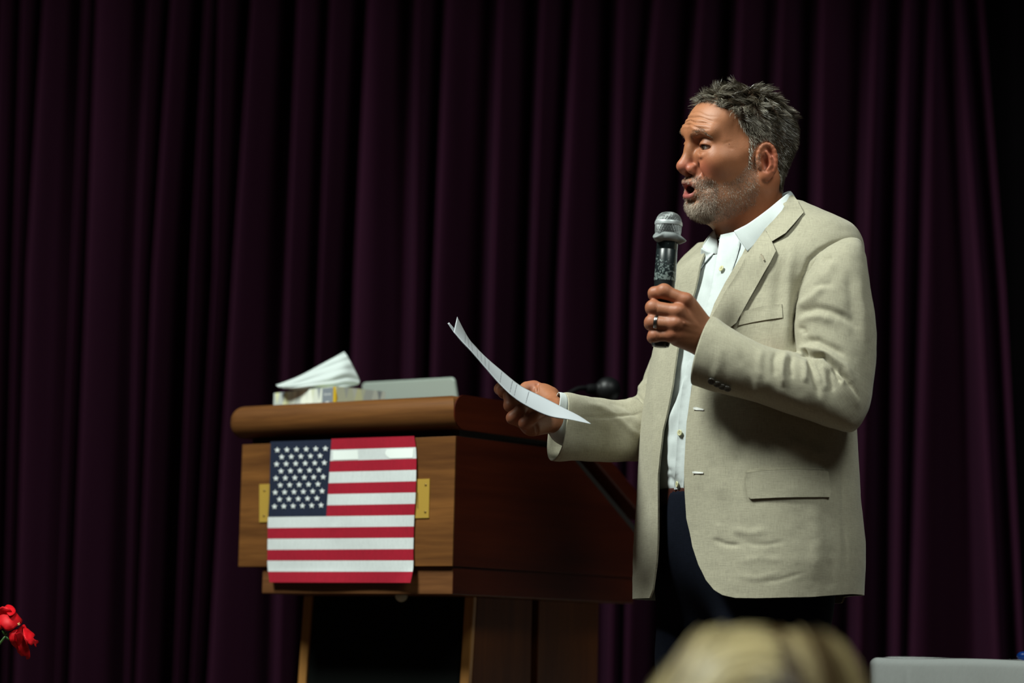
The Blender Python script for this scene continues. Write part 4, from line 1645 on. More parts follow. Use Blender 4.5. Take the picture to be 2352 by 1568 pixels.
# locks: strands share the direction of the lock they belong to and draw together at its tip
nck = 330
ci = rg.choice(len(pts), nck, replace=False)
cc = pts[ci]
own = np.empty(len(pts), dtype=int)
for k in range(0, len(pts), 4000):
    d2 = ((pts[k:k + 4000, None, :] - cc[None]) ** 2).sum(2)
    own[k:k + 4000] = d2.argmin(1)
ctop = sstep(cc[:, 2], 0.040, 0.080)
ang_ = rg.normal(0, 0.75, nck)
side_dir = np.stack([-0.38 + 0.10 * rg.normal(0, 1, nck), 0.10 * np.sign(cc[:, 1]), -0.92 + 0 * ang_], 1)
fwd = 0.75 - 1.5 * sstep(-cc[:, 0], -0.02, 0.07)
top_dir = np.stack([fwd * np.cos(ang_) - 0.55 * np.sin(ang_), np.sign(cc[:, 1] + 0.012) * 0.55 + 0.75 * np.sin(ang_), -0.15 + 0 * ang_], 1)
cdir = side_dir * (1 - ctop)[:, None] + top_dir * ctop[:, None]
cdir /= np.linalg.norm(cdir, axis=1, keepdims=True)
clen = 0.0055 + 0.0055 * sstep(cc[:, 2], 0.0, 0.05) + 0.018 * ctop * rg.uniform(0.75, 1.15, nck) * (1 - 0.55 * sstep(-cc[:, 0], 0.03, 0.08)) + 0.003 * sstep(-cc[:, 0], 0.03, 0.08)
clift = 0.10 + 0.62 * ctop * rg.uniform(0.5, 1.2, nck) * (1 - 0.65 * sstep(-cc[:, 0], 0.02, 0.07))
curl_c = rg.normal(0, 1, (nck, 3)) * np.array([0.5, 0.5, 0.25]) + np.array([0, 0, -0.30])
cshade = rg.normal(0, 0.16, nck)
dirs = cdir[own] + rg.normal(0, 0.10, (len(pts), 3))
dirs += (cc[own] - pts) * 34 * ctop[own][:, None]
dirs -= nrm * (dirs * nrm).sum(1, keepdims=True)
dirs /= np.maximum(np.linalg.norm(dirs, axis=1, keepdims=True), 1e-6)
dirs = dirs + nrm * (clift[own] + 0.08 * rg.normal(0, 1, len(pts)))[:, None]
length = clen[own] * rg.uniform(0.75, 1.15, len(pts))
length *= 1 - 0.58 * sstep(F_, 0.050, 0.075)
topw_s = (0.08 + 0.92 * ctop[own])
curl_s = curl_c[own]


def bend_hair(p, d, t):
    e = head_sdf(p.astype(np.float32))
    push = np.clip(0.0035 - e, 0, 0.0035)[:, None] * 130
    nrm_ = (p - np.array([-0.006, 0, 0.026]))
    nrm_ /= np.linalg.norm(nrm_, axis=1, keepdims=True)
    w1 = noise3(p, 70, 41)[:, None]
    return d + (0.36 * curl_s + 0.16 * w1) * topw_s[:, None] + nrm_ * push


fr_ = 0.02 + 0.22 * sstep(F_, 0.02, 0.07) + 0.52 * sstep(F_, -0.045, 0.015) * (1 - topw) - 0.14 * sstep(-F_, 0.02, 0.07) + cshade[own]
col = hair_color(len(pts), (0.048, 0.035, 0.020), (0.58, 0.53, 0.43), fr_, pts, 120, 51)
add_strands(hair, pts, nrm, dirs, length, np.where(topw > 0.5, 0.00072, 0.00055), 5, bend_hair, 0.03, col)
mesh_obj('hair', h2w(np.concatenate(hair[0])), np.concatenate(hair[1]), hair_mat('grey_hair', 0.38, 0.6), person, col=np.concatenate(hair[2]), kind='stuff', smooth=False)

# beard, moustache and eyebrows
beard = ([], [], [])
bmk = beard_mask(cenf) * np.where((cenf[:, 0] > 0.07), 1.0, 0.36)
pts, nrm = sample_head(bmk, 12500, 0.10)
d = np.tile(np.array([-0.10, 0, -0.75]), (len(pts), 1))
d[:, 0] += np.where(pts[:, 0] > 0.085, 0.35, -0.2)
d += rg.normal(0, 0.38, d.shape)
d -= nrm * (d * nrm).sum(1, keepdims=True)
d = d / np.linalg.norm(d, axis=1, keepdims=True) + nrm * rg.uniform(0.25, 0.75, (len(pts), 1))
chin = sstep(pts[:, 0], 0.055, 0.09) * sstep(-pts[:, 2], 0.078, 0.095)
ln = (0.0030 + 0.0042 * chin) * rg.uniform(0.7, 1.3, len(pts))
col = hair_color(len(pts), (0.11, 0.060, 0.035), (0.54, 0.45, 0.36), 0.17 + 0.48 * chin * sstep(pts[:, 0], 0.075, 0.1) + 0.22 * (pts[:, 0] > 0.095), pts, 80, 61)
add_strands(beard, pts, nrm, d, ln, 0.00038, 3, lambda p, d, t: d, 0.10, col)
mesh_obj('beard', h2w(np.concatenate(beard[0])), np.concatenate(beard[1]), hair_mat('grey_beard', 0.5, 0.4), person, col=np.concatenate(beard[2]), kind='stuff', smooth=False)
for sgn in (1, -1):
    brow = ([], [], [])
    t = rg.random(320)
    cp = spline([0, 0.35, 0.7, 1], [[0.104, 0.013, 0.030], [0.103, 0.024, 0.0370], [0.094, 0.038, 0.0385], [0.082, 0.050, 0.030]], t)
    cp[:, 2] += rg.normal(0, 0.0018, len(t)) * (1.1 - 0.6 * t)
    # drop onto the skin
    for _ in range(6):
        g = sdf_grad(head_sdf, cp, 0.001)
        g /= np.maximum(np.linalg.norm(g, axis=1, keepdims=True), 1e-6)
        cp = cp - g * head_sdf(cp.astype(np.float32))[:, None] * 0.9
    g = sdf_grad(head_sdf, cp, 0.001)
    g /= np.maximum(np.linalg.norm(g, axis=1, keepdims=True), 1e-6)
    dd_ = np.stack([-0.5 + 0 * t, 0.7 + 0 * t, 0.35 - 0.6 * t], 1) + rg.normal(0, 0.25, (len(t), 3)) + g * 0.15
    col = hair_color(len(t), (0.10, 0.055, 0.032), (0.26, 0.18, 0.12), 0.40, cp, 200, 71)
    add_strands(brow, cp, g, dd_, rg.uniform(0.0035, 0.0065, len(t)), 0.00035, 3, lambda p, d, t: d, 0.08, col)
    v = np.concatenate(brow[0]) * np.array([1, sgn, 1])
    mesh_obj('eyebrow', h2w(v), np.concatenate(brow[1]), hair_mat('brow_hair', 0.5, 0.4), person, col=np.concatenate(brow[2]), kind='stuff', smooth=False)

# ================================================================== the speaker's clothes
M_linen = cloth_mat('beige_linen', (0.350, 0.326, 0.240), 0.095, rough=0.88, coord='UV', sheen=0.15, bump=0.35)
M_lining = plain('sleeve_lining', (0.42, 0.44, 0.42), 0.5)
M_shirt = cloth_mat('white_shirt_cotton', (0.53, 0.575, 0.57), 0.02, rough=0.75, coord='UV', sheen=0.05, bump=0.08)
M_navy = cloth_mat('navy_wool', (0.0045, 0.0060, 0.0115), 0.15, rough=0.95, coord='UV', sheen=0.0, bump=0.1)
M_navy.node_tree.nodes['Principled BSDF'].inputs['Specular IOR Level'].default_value = 0.08
M_leather = plain('brown_leather', (0.045, 0.012, 0.008), 0.42)
TA = math.radians(32)
TF = np.array([-math.cos(TA), -math.sin(TA)])
TL = np.array([math.sin(TA), -math.cos(TA)])


def world_of(px, py, Y):
    """vectorised P"""
    d = np.stack([(px - W / 2) / FPX, -(py - H / 2) / FPX, -np.ones_like(px)], -1) @ np.array(CAMR).T
    t = Y / d[..., 1]
    o = d * t[..., None]
    o[..., 2] += CAMZ
    return o


class Torso:
    """body of a garment: an oval section at each height, fitted between its left and right outlines in the frame"""

    def __init__(self, rows, shrink=0.0):
        r = np.array(rows, float)               # y, xl, xr, A/B ratio, Y centre
        self.r = r
        self.shrink = shrink

    def section(self, py):
        r = self.r
        xl, xr, k, Y = (spline(r[:, 0], r[:, j], py) for j in (1, 2, 3, 4))
        cx = (xl + xr) / 2
        c = world_of(cx, py, Y)
        half = (xr - xl) / 2 / FPX * Y
        B = half / np.sqrt(math.cos(TA) ** 2 + (k * math.sin(TA)) ** 2)
        A = B * k
        return c, A - self.shrink, B - self.shrink

    def point(self, py, phi):
        """phi 0 = front centre, positive towards his left (near) side; arrays broadcast"""
        c, A, B = self.section(py)
        n = 2.35
        cp, sp = np.cos(phi), np.sin(phi)
        rr = (np.abs(cp) ** n + np.abs(sp) ** n) ** (-1 / n)
        f, l = B * rr * cp, A * rr * sp
        out = np.empty(np.broadcast(py, phi).shape + (3,))
        out[..., 0] = c[..., 0] + f * TF[0] + l * TL[0]
        out[..., 1] = c[..., 1] + f * TF[1] + l * TL[1]
        out[..., 2] = np.broadcast_to(c[..., 2], out.shape[:-1])
        return out

    def phi_for_px(self, py, px):
        """angle whose point projects at px on the front-facing branch"""
        ph = np.linspace(-0.70, 2.0, 160)
        res = np.zeros(len(py))
        for i, (y, x) in enumerate(zip(py, px)):
            q = project(self.point(np.full_like(ph, y), ph))[:, 0]
            k = int(np.argmin(q))
            q2, p2 = q[k:], ph[k:]
            m = int(np.argmax(q2))
            res[i] = np.interp(x, q2[:m + 1], p2[:m + 1])
        return res


JROWS = [(470, 1690, 1842, 1.7, 4.66), (488, 1658, 1868, 1.9, 4.66), (508, 1660, 1905, 1.95, 4.66), (530, 1640, 1938, 1.9, 4.66), (560, 1612, 1957, 1.8, 4.66), (600, 1568, 1962, 1.7, 4.66),
         (700, 1538, 1958, 1.5, 4.655), (800, 1513, 1952, 1.4, 4.65), (900, 1496, 1946, 1.33, 4.65), (1000, 1484, 1947, 1.3, 4.65),
         (1100, 1479, 1951, 1.3, 4.65), (1200, 1477, 1956, 1.32, 4.65), (1300, 1473, 1960, 1.36, 4.65), (1390, 1471, 1957, 1.38, 4.65)]
jt = Torso(JROWS)
NEAR = [(470, 1803), (488, 1790), (526, 1757), (579, 1718), (611, 1703), (672, 1664), (718, 1640), (800, 1610), (885, 1592), (930, 1585), (985, 1577),
        (1050, 1574.5), (1100, 1573), (1200, 1577), (1265, 1590), (1305, 1604), (1340, 1622), (1362, 1641), (1374, 1662), (1379, 1690)]
FAR = [(470, 1712), (500, 1690), (530, 1662), (560, 1632), (620, 1606), (676, 1594), (720, 1581), (800, 1557), (900, 1543), (1000, 1522), (1100, 1512), (1200, 1510), (1300, 1507), (1360, 1501), (1379, 1494)]

JSTROKES = [
    ([(1957, 549), (1915, 558), (1885, 573), (1861, 595), (1843, 640), (1829, 697), (1824, 790)], 5, -0.0040),
    ([(1822, 560), (1812, 620), (1806, 700), (1806, 800)], 12, 0.0045),
    ([(1800, 590), (1790, 650), (1784, 720)], 13, -0.0030),
    ([(1833, 640), (1826, 720), (1825, 800)], 8, -0.0050),
    ([(1770, 600), (1764, 680), (1760, 760)], 14, 0.0018),
    ([(1640, 1238), (1668, 1250), (1700, 1252)], 5, -0.0018),
    ([(1650, 1200), (1646, 1225), (1642, 1240)], 6, 0.0014),
    ([(1750, 1338), (1790, 1334), (1846, 1318)], 5, -0.0007),
    ([(1700, 1290), (1740, 1282), (1800, 1288)], 8, 0.0007),
    ([(1690, 1322), (1740, 1328), (1790, 1316)], 7, 0.0007),
    ([(1680, 1215), (1720, 1225), (1760, 1218)], 9, 0.0014),
    ([(1710, 1245), (1760, 1252), (1800, 1244)], 6, -0.0010),
    ([(1640, 1010), (1655, 1070), (1660, 1150)], 14, 0.0025),
    ([(1690, 960), (1700, 1020), (1690, 1080)], 16, -0.0020),
    ([(1890, 1000), (1880, 1080), (1890, 1180)], 18, 0.0020),
    ([(1935, 1020), (1936, 1150), (1942, 1350)], 5, -0.0014),
    ([(1800, 1010), (1850, 1030), (1900, 1052)], 16, 0.0020),
    ([(1860, 1150), (1880, 1240), (1870, 1340)], 20, 0.0020),
    ([(1900, 1290), (1906, 1330), (1905, 1364)], 10, -0.0012),
    ([(1520, 800), (1500, 880), (1492, 960)], 9, 0.0020),
    ([(1507, 960), (1500, 1080), (1494, 1250)], 6, 0.0016),
]


def jacket_mesh(jt, thick=0.0035):
    nr, nc = 330, 300
    ys = np.concatenate([np.linspace(470, 580, 60, endpoint=False), np.linspace(580, 1379, nr - 60)])
    pn = jt.phi_for_px(ys, np.interp(ys, *np.array(NEAR, float).T))
    pf = jt.phi_for_px(ys, np.interp(ys, *np.array(FAR, float).T))
    # from the near edge round his left, the back and the far side to the far edge
    s = np.linspace(0, 1, nc)
    dens = s + 0.06 * np.sin(2 * PI * s)
    ph = pn[:, None] + (pf[:, None] + 2 * PI - pn[:, None]) * dens[None, :]
    yy = np.repeat(ys[:, None], nc, 1)
    v = jt.point(yy.ravel(), ph.ravel()).reshape(nr, nc, 3)
    v = v.reshape(-1, 3)
    f = grid_faces(nc, nr)
    n = vnormals(v, f)
    pxs = project(v)
    # outward side test
    cen = np.array([v[:, 0].mean(), v[:, 1].mean()])
    if ((v[:, :2] - cen) * n[:, :2]).sum() < 0:
        n = -n
        f = f[:, ::-1]
    d = 1.35 * strokes_disp(pxs, JSTROKES) * (n[:, 1] < 0.15)
    d += 0.0032 * noise3(v, 9, 3) + 0.0009 * noise3(v, 26, 4) + 0.00035 * noise3(v, 75, 5)
    # padded edge of the fronts
    v = v + n * d[:, None]
    # the hem rises slightly towards the back
    w = sstep(yy.ravel(), 1150, 1379)
    v[:, 2] += w * np.interp(pxs[:, 0], [1660, 1740, 1860, 1957], [0.0, 0.0, 0.004, 0.012]) * (n[:, 1] < 0.4)
    uv = np.stack([(ph.ravel()) * 0.19, v[:, 2]], 1)
    return v, f, uv, n


jv, jf, juv, jn = jacket_mesh(jt)


def shell(name, v, f, n, uv, m, parent, thick, kind=None):
    """a cloth with real thickness: outer sheet, inner sheet, closed rim"""
    k = len(v)
    V2 = np.concatenate([v, v - n * thick])
    f = np.asarray(f)
    ed = {}
    for q in f:
        for a, b in zip(q, np.roll(q, -1)):
            key = (min(a, b), max(a, b))
            if key in ed:
                ed[key] = None
            else:
                ed[key] = (a, b)
    rim = [(b, a, a + k, b + k) for e in ed.values() if e is not None for a, b in (e,)]
    F2 = np.concatenate([f, f[:, ::-1] + k, np.array(rim, dtype=f.dtype)])
    o = mesh_obj(name, V2, F2, m, parent, uv=np.concatenate([uv, uv]))
    o.data.set_sharp_from_angle(angle=1.0)
    return o


jacket = shell('jacket', jv, jf, jn, juv, M_linen, person, 0.0035)
JB = BVHTree.FromPolygons([tuple(q) for q in jv], [tuple(map(int, q)) for q in jf])
CAMO = Vector((0, 0, CAMZ))


def cast(bvh, px, py):
    h = bvh.ray_cast(CAMO, ray(px, py).normalized())
    return h[0], h[1]


def patch(name, poly, bvh, off, m, parent, thick=0.002, step=5.0, bulge=None, uvs=1 / 1290.0, fallback=None, smooth_n=None):
    """cloth piece cut to an outline and laid on another cloth; off: standing height (or function of px, py)"""
    pts = []
    n = len(poly)
    for i in range(n):
        a, b = poly[i], poly[(i + 1) % n]
        k = max(1, int(math.hypot(b[0] - a[0], b[1] - a[1]) / step))
        for j in range(k):
            pts.append((a[0] + (b[0] - a[0]) * j / k, a[1] + (b[1] - a[1]) * j / k))
    nb = len(pts)
    xs, ys = [p[0] for p in poly], [p[1] for p in poly]

    def inside(x, y):
        c = False
        j = n - 1
        for i in range(n):
            if (poly[i][1] > y) != (poly[j][1] > y) and x < (poly[j][0] - poly[i][0]) * (y - poly[i][1]) / (poly[j][1] - poly[i][1]) + poly[i][0]:
                c = not c
            j = i
        return c
    bp_ = np.array(pts)
    y = min(ys) + step * 0.6
    row = 0
    while y < max(ys):
        x = min(xs) + step * (0.3 + 0.5 * (row % 2))
        while x < max(xs):
            if inside(x, y) and np.min(np.hypot(bp_[:, 0] - x, bp_[:, 1] - y)) > step * 0.55:
                pts.append((x, y))
            x += step
        y += step * 0.87
        row += 1
    res = geometry.delaunay_2d_cdt([Vector(p) for p in pts], [(i, (i + 1) % nb) for i in range(nb)], [], 1, 1e-4)
    vco, faces = res[0], [list(q) for q in res[2]]
    top, bot, uv = [], [], []
    lastY = MY - 0.15
    V3, N3 = [], []
    for p in vco:
        h, nrm = cast(bvh, p.x, p.y)
        if h is None:
            V3.append(None)
            N3.append(None)
        else:
            if nrm.dot(ray(p.x, p.y)) > 0:
                nrm = -nrm
            V3.append(h)
            N3.append(nrm)
    known = [i for i, h in enumerate(V3) if h is not None]
    for i, p in enumerate(vco):
        if V3[i] is None:
            j = min(known, key=lambda q: (vco[q] - p).length)
            V3[i] = P(p.x, p.y, V3[j].y)
            N3[i] = N3[j]
    # smooth the depth so that the piece is stiffer than what it lies on
    nbm = [[] for _ in vco]
    for q in faces:
        for a, b in zip(q, q[1:] + q[:1]):
            nbm[a].append(b)
            nbm[b].append(a)
    Y = np.array([h.y for h in V3])
    for _ in range(6):
        Y = np.array([0.5 * Y[i] + 0.5 * np.mean([Y[j] for j in nbm[i]]) if nbm[i] else Y[i] for i in range(len(Y))])
    for i, p in enumerate(vco):
        o_ = off(p.x, p.y) if callable(off) else off
        d = ray(p.x, p.y).normalized()
        b0 = P(p.x, p.y, min(Y[i], V3[i].y))
        top.append(tuple(b0 - d * o_))
        bot.append(tuple(b0 - d * (o_ - thick)))
        uv.append((p.x * uvs, -p.y * uvs))
    k = len(top)
    cnt = {}
    for q in faces:
        for a, b in zip(q, q[1:] + q[:1]):
            cnt[(a, b)] = 1
    rim = [[b, a, a + k, b + k] for (a, b) in cnt if (b, a) not in cnt]
    # orient towards the camera
    a, b, c = (Vector(top[i]) for i in faces[0][:3])
    flip = (b - a).cross(c - a).dot(CAMO - a) < 0
    F = [q[::-1] if flip else q for q in faces] + [[i + k for i in (q if flip else q[::-1])] for q in faces] + [r[::-1] if not flip else r for r in rim]
    o = mesh_obj(name, top + bot, F, m, parent, uv=np.array(uv + uv))
    o.data.set_sharp_from_angle(angle=0.9)
    return o


# ---- collar and lapels of the jacket, pockets, buttonholes
COLLAR = [(1813, 450), (1821, 447), (1831, 459), (1846, 487), (1824, 513), (1804, 535), (1773, 554), (1757, 525), (1776, 506), (1797, 482)]
LAPEL = [(1757, 526), (1773, 554.5), (1782, 576), (1770, 600), (1757, 622), (1738, 656), (1721, 686), (1704, 717), (1691, 741), (1670, 757), (1640, 745), (1634, 728), (1650, 700), (1664, 672), (1684, 642), (1703, 611), (1718, 579), (1738, 552)]


def lap_off(px, py):
    # rolls from the fold at the shirt edge out to the free edge
    d, _ = seg_dist2d(np.array([[px, py]]), (1782, 576), (1691, 741))
    e, _ = seg_dist2d(np.array([[px, py]]), (1757, 526), (1640, 735))
    return 0.0105 + 0.004 * math.exp(-(e[0] / 22) ** 2) - 0.001 * math.exp(-(d[0] / 10) ** 2)


def col_off(px, py):
    return 0.0095 + 0.004 * math.exp(-((px - 1800) / 30) ** 2)


patch('lapel', LAPEL, JB, lap_off, M_linen, jacket, 0.0030, 5)
patch('jacket_collar', COLLAR, JB, col_off, M_linen, jacket, 0.0030, 5)
patch('welt_pocket', [(1704, 716), (1730, 708), (1760, 701), (1796, 698), (1797.5, 729), (1760, 734), (1727, 740), (1696, 747)], JB, 0.0026, M_linen, jacket, 0.0024, 6)
patch('pocket_flap', [(1714, 1086), (1760, 1080), (1830, 1077), (1895, 1080), (1903, 1083), (1908.5, 1128), (1906, 1141), (1850, 1141), (1790, 1142), (1724, 1145), (1717, 1139), (1713.5, 1110)], JB, 0.0042, M_linen, jacket, 0.0030, 7)
patch('pocket_welt', [(1713, 1081), (1760, 1075), (1830, 1072), (1893, 1075), (1894, 1079), (1830, 1076.5), (1760, 1079.5), (1714, 1085.5)], JB, 0.0018, M_linen, jacket, 0.0016, 4)
M_hole = plain('buttonhole_thread', (0.75, 0.76, 0.72), 0.6)
M_hole_l = plain('lapel_hole_thread', (0.27, 0.23, 0.16), 0.8)
for q in ([(1592, 935), (1598, 934), (1616, 939), (1616, 942), (1598, 941), (1592, 939)], [(1590, 1082.5), (1596, 1082), (1615, 1084), (1615, 1087), (1596, 1087), (1590, 1086)]):
    patch('buttonhole', q, JB, 0.0024, M_hole, jacket, 0.0012, 3)
patch('buttonhole', [(1746, 584), (1749.5, 582.5), (1756, 596), (1752.5, 598)], BVHTree.FromPolygons([tuple(q) for q in jv], [tuple(map(int, q)) for q in jf]), 0.0155, M_hole_l, jacket, 0.001, 3)


# ---- sleeves: sections between two outlines of the frame
def sleeve(secs, n_s, n_c, strokes, seed):
    """secs: (p1x, p1y, p2x, p2y, Y, depth radius, tilt px)"""
    a = np.array(secs, float)
    mid = np.stack([(a[:, 0] + a[:, 2]) / 2, (a[:, 1] + a[:, 3]) / 2], 1)
    s = np.concatenate([[0], np.cumsum(np.maximum(2.0, np.hypot(*np.diff(mid, axis=0).T)))])
    t = np.linspace(0, s[-1], n_s)
    A = spline(s, a, t)
    p1 = world_of(A[:, 0], A[:, 1], A[:, 4])
    p2 = world_of(A[:, 2], A[:, 3], A[:, 4])
    c = (p1 + p2) / 2
    e1 = (p1 - p2) / 2
    ang = np.linspace(0, 2 * PI, n_c, endpoint=False)
    e2 = np.zeros_like(c)
    e2[:, 1] = -A[:, 5]
    e2[:, 0] = A[:, 6] / FPX * A[:, 4]
    ca, sa = np.cos(ang), np.sin(ang)
    nn_ = 2.15
    rr = (np.abs(ca) ** nn_ + np.abs(sa) ** nn_) ** (-1 / nn_)
    v = c[:, None, :] + e1[:, None, :] * (ca * rr)[None, :, None] + e2[:, None, :] * (sa * rr)[None, :, None]
    v = v.reshape(-1, 3)
    f = grid_faces(n_c, n_s, True)
    n = vnormals(v, f)
    if ((v - np.repeat(c, n_c, 0)) * n).sum() < 0:
        n = -n
        f = f[:, ::-1]
    px = project(v)
    d = 1.2 * strokes_disp(px, strokes) * (n[:, 1] < 0.25)
    d += 0.0016 * noise3(v, 14, seed) + 0.0008 * noise3(v, 38, seed + 1) + 0.0003 * noise3(v, 80, seed + 2)
    v = v + n * d[:, None]
    uv = np.stack([np.tile(ang / (2 * PI) * 0.42, n_s), np.repeat(t / 1290.0, n_c)], 1)
    return v, f, uv, n


NSECS = [(1954, 546, 1966, 549, 4.570, 0.014, 0), (1928, 552, 1973, 554, 4.545, 0.044, 0), (1893, 569, 1981, 566, 4.522, 0.060, 0), (1871, 586, 1987, 588, 4.505, 0.067, 0),
         (1856, 612, 1992, 620, 4.492, 0.070, 0), (1842, 645, 1999, 668, 4.480, 0.072, 0), (1830, 697, 2009, 738, 4.468, 0.072, 0), (1824, 752, 2011, 808, 4.46, 0.070, 0),
         (1826, 788, 2005, 880, 4.45, 0.069, 0), (1829, 803, 1992, 950, 4.44, 0.068, 0), (1826, 808, 1962, 988, 4.435, 0.067, 0), (1812, 806, 1915, 982, 4.425, 0.066, 0), (1790, 802, 1862, 966, 4.42, 0.064, 0),
         (1760, 794, 1806, 949, 4.415, 0.061, 0), (1712, 772, 1742, 926, 4.415, 0.058, 0), (1670, 748, 1672, 905, 4.417, 0.055, 0), (1648, 731, 1622, 893, 4.42, 0.053, -8), (1639, 727, 1590.5, 884, 4.42, 0.052, -19)]
NSTROKES = [
    ([(1834, 712), (1848, 695), (1871, 680), (1895, 655)], 9, 0.0040),
    ([(1836, 732), (1850, 716), (1875, 708), (1905, 713), (1935, 725), (1962, 745)], 10, -0.0050),
    ([(1834, 742), (1855, 728), (1885, 726), (1915, 738)], 10, 0.0030),
    ([(1834, 752), (1846, 756), (1850, 768)], 6, -0.0030),
    ([(1842, 790), (1858, 781), (1880, 782), (1915, 800), (1942, 816)], 8, -0.0045),
    ([(1828, 802), (1850, 799), (1878, 803), (1905, 815), (1940, 842), (1965, 880)], 8, 0.0048),
    ([(1838, 808), (1848, 812), (1867, 815.5), (1892, 817), (1914, 838), (1944, 870), (1971, 912)], 4.5, -0.0085),
    ([(1838, 806), (1846, 808), (1854, 805)], 5, -0.0100),
    ([(1913, 843), (1922, 860), (1932, 878)], 4.0, -0.0055),
    ([(1922, 842), (1930, 860), (1938, 884)], 4.0, 0.0030),
    ([(1856, 822), (1864, 848), (1874, 880), (1882, 910)], 5.5, -0.0042),
    ([(1864, 824), (1874, 852), (1884, 885)], 6, 0.0026),
    ([(1846, 822), (1850, 850), (1848, 880)], 7, 0.0030),
    ([(1888, 835), (1893, 865), (1896, 900)], 9, 0.0034),
    ([(1904, 848), (1908, 880), (1912, 900)], 6, -0.0026),
    ([(1808, 806), (1797, 830), (1796, 860), (1802, 890)], 8, 0.0042),
    ([(1820, 815), (1816, 840), (1820, 870)], 6, -0.0030),
    ([(1784, 806), (1778, 830), (1780, 865)], 7, -0.0026),
    ([(1888, 598), (1898, 594), (1910, 588)], 9, -0.0040),
    ([(1878, 640), (1900, 628), (1915, 600)], 12, 0.0026),
    ([(1868, 660), (1890, 655), (1915, 650)], 7, -0.0022),
    ([(1950, 620), (1956, 700), (1966, 780)], 12, -0.0024),
    ([(1974, 620), (1984, 720), (1990, 820)], 10, 0.0020),
    ([(1940, 860), (1960, 900), (1975, 940)], 10, 0.0020),
    ([(1700, 800), (1720, 850), (1730, 910)], 10, -0.0016),
    ([(1660, 790), (1650, 840), (1640, 880)], 12, 0.0016),
    ([(1740, 860), (1800, 905), (1860, 935)], 14, 0.0020),
    ([(1750, 800), (1744, 830), (1746, 870)], 9, 0.0020),
]
nv, nf, nuv, nn3 = sleeve(NSECS, 260, 200, NSTROKES, 31)


def open_sleeve(name, v, f, n, uv, n_s, n_c, thick):
    """sleeve open at the cuff: the cloth turns in over a lining"""
    last = v[(n_s - 1) * n_c:]
    c = last.mean(0)
    prev = v[(n_s - 14) * n_c:(n_s - 13) * n_c].mean(0)
    ax = (prev - c) / np.linalg.norm(prev - c)
    rings, uvs_ = [], []
    for q, dpt in ((0.975, 0.0), (0.95, 0.001), (0.91, 0.008), (0.85, 0.022), (0.78, 0.04)):
        rings.append(c + (last - c) * q + ax * dpt)
        uvs_.append(uv[(n_s - 1) * n_c:] + np.array([0, 0.004 + dpt]))
    first = v[:n_c]
    V = np.concatenate([v] + rings)
    U = np.concatenate([uv] + uvs_)
    flip = False
    F = [f]
    base = (n_s - 1) * n_c
    for k in range(5):
        a0 = base if k == 0 else n_s * n_c + (k - 1) * n_c
        b0 = n_s * n_c + k * n_c
        r = np.arange(n_c)
        r2 = (r + 1) % n_c
        F.append(np.stack([a0 + r, a0 + r2, b0 + r2, b0 + r], 1) if not FLIPPED(f, n_c) else np.stack([b0 + r, b0 + r2, a0 + r2, a0 + r], 1))
    return mesh_obj(name, V, np.concatenate(F), M_linen, jacket, uv=U)


def FLIPPED(f, n_c):
    q = f[0]
    return not (q[1] == (q[0] + 1) % n_c or q[0] == 0 and q[1] == 1)


open_sleeve('sleeve', nv, nf, nn3, nuv, 260, 200, 0.003)
SB = BVHTree.FromPolygons([tuple(q) for q in nv], [tuple(map(int, q)) for q in nf])
M_btn = plain('dark_horn_button', (0.020, 0.016, 0.012), 0.35)


def button(px, py, bvh, r, m, parent, name='button', off=0.002, h=0.003):
    c, n = cast(bvh, px, py)
    if n.dot(ray(px, py)) > 0:
        n = -n
    gv, gf = lathe([(0.0, r * 0.9), (h * 0.5, r), (h * 0.9, r * 0.95), (h, r * 0.75), (h * 0.75, r * 0.55), (h * 0.7, 0.0008)], c + n * off, n, 18)
    mi = [0] * len(gf)
    for a in range(4):
        u = n.orthogonal().normalized()
        w = n.cross(u)
        q = c + n * (off + h * 0.76) + (u * math.cos(a * PI / 2 + 0.5) + w * math.sin(a * PI / 2 + 0.5)) * r * 0.3
        hv_, hf_ = lathe([(0, r * 0.11), (h * 0.06, r * 0.11)], q, n, 6)
        k = len(gv)
        gv = gv + hv_
        gf = gf + [[i + k for i in fc] for fc in hf_]
        mi += [1] * len(hf_)
    mesh_obj(name, gv, gf, [m, M_gap], parent, fmat=mi)


for q in ((1636, 872), (1648, 878), (1660, 884), (1672, 888)):
    button(*q, SB, 0.0068, M_btn, jacket, off=0.003)

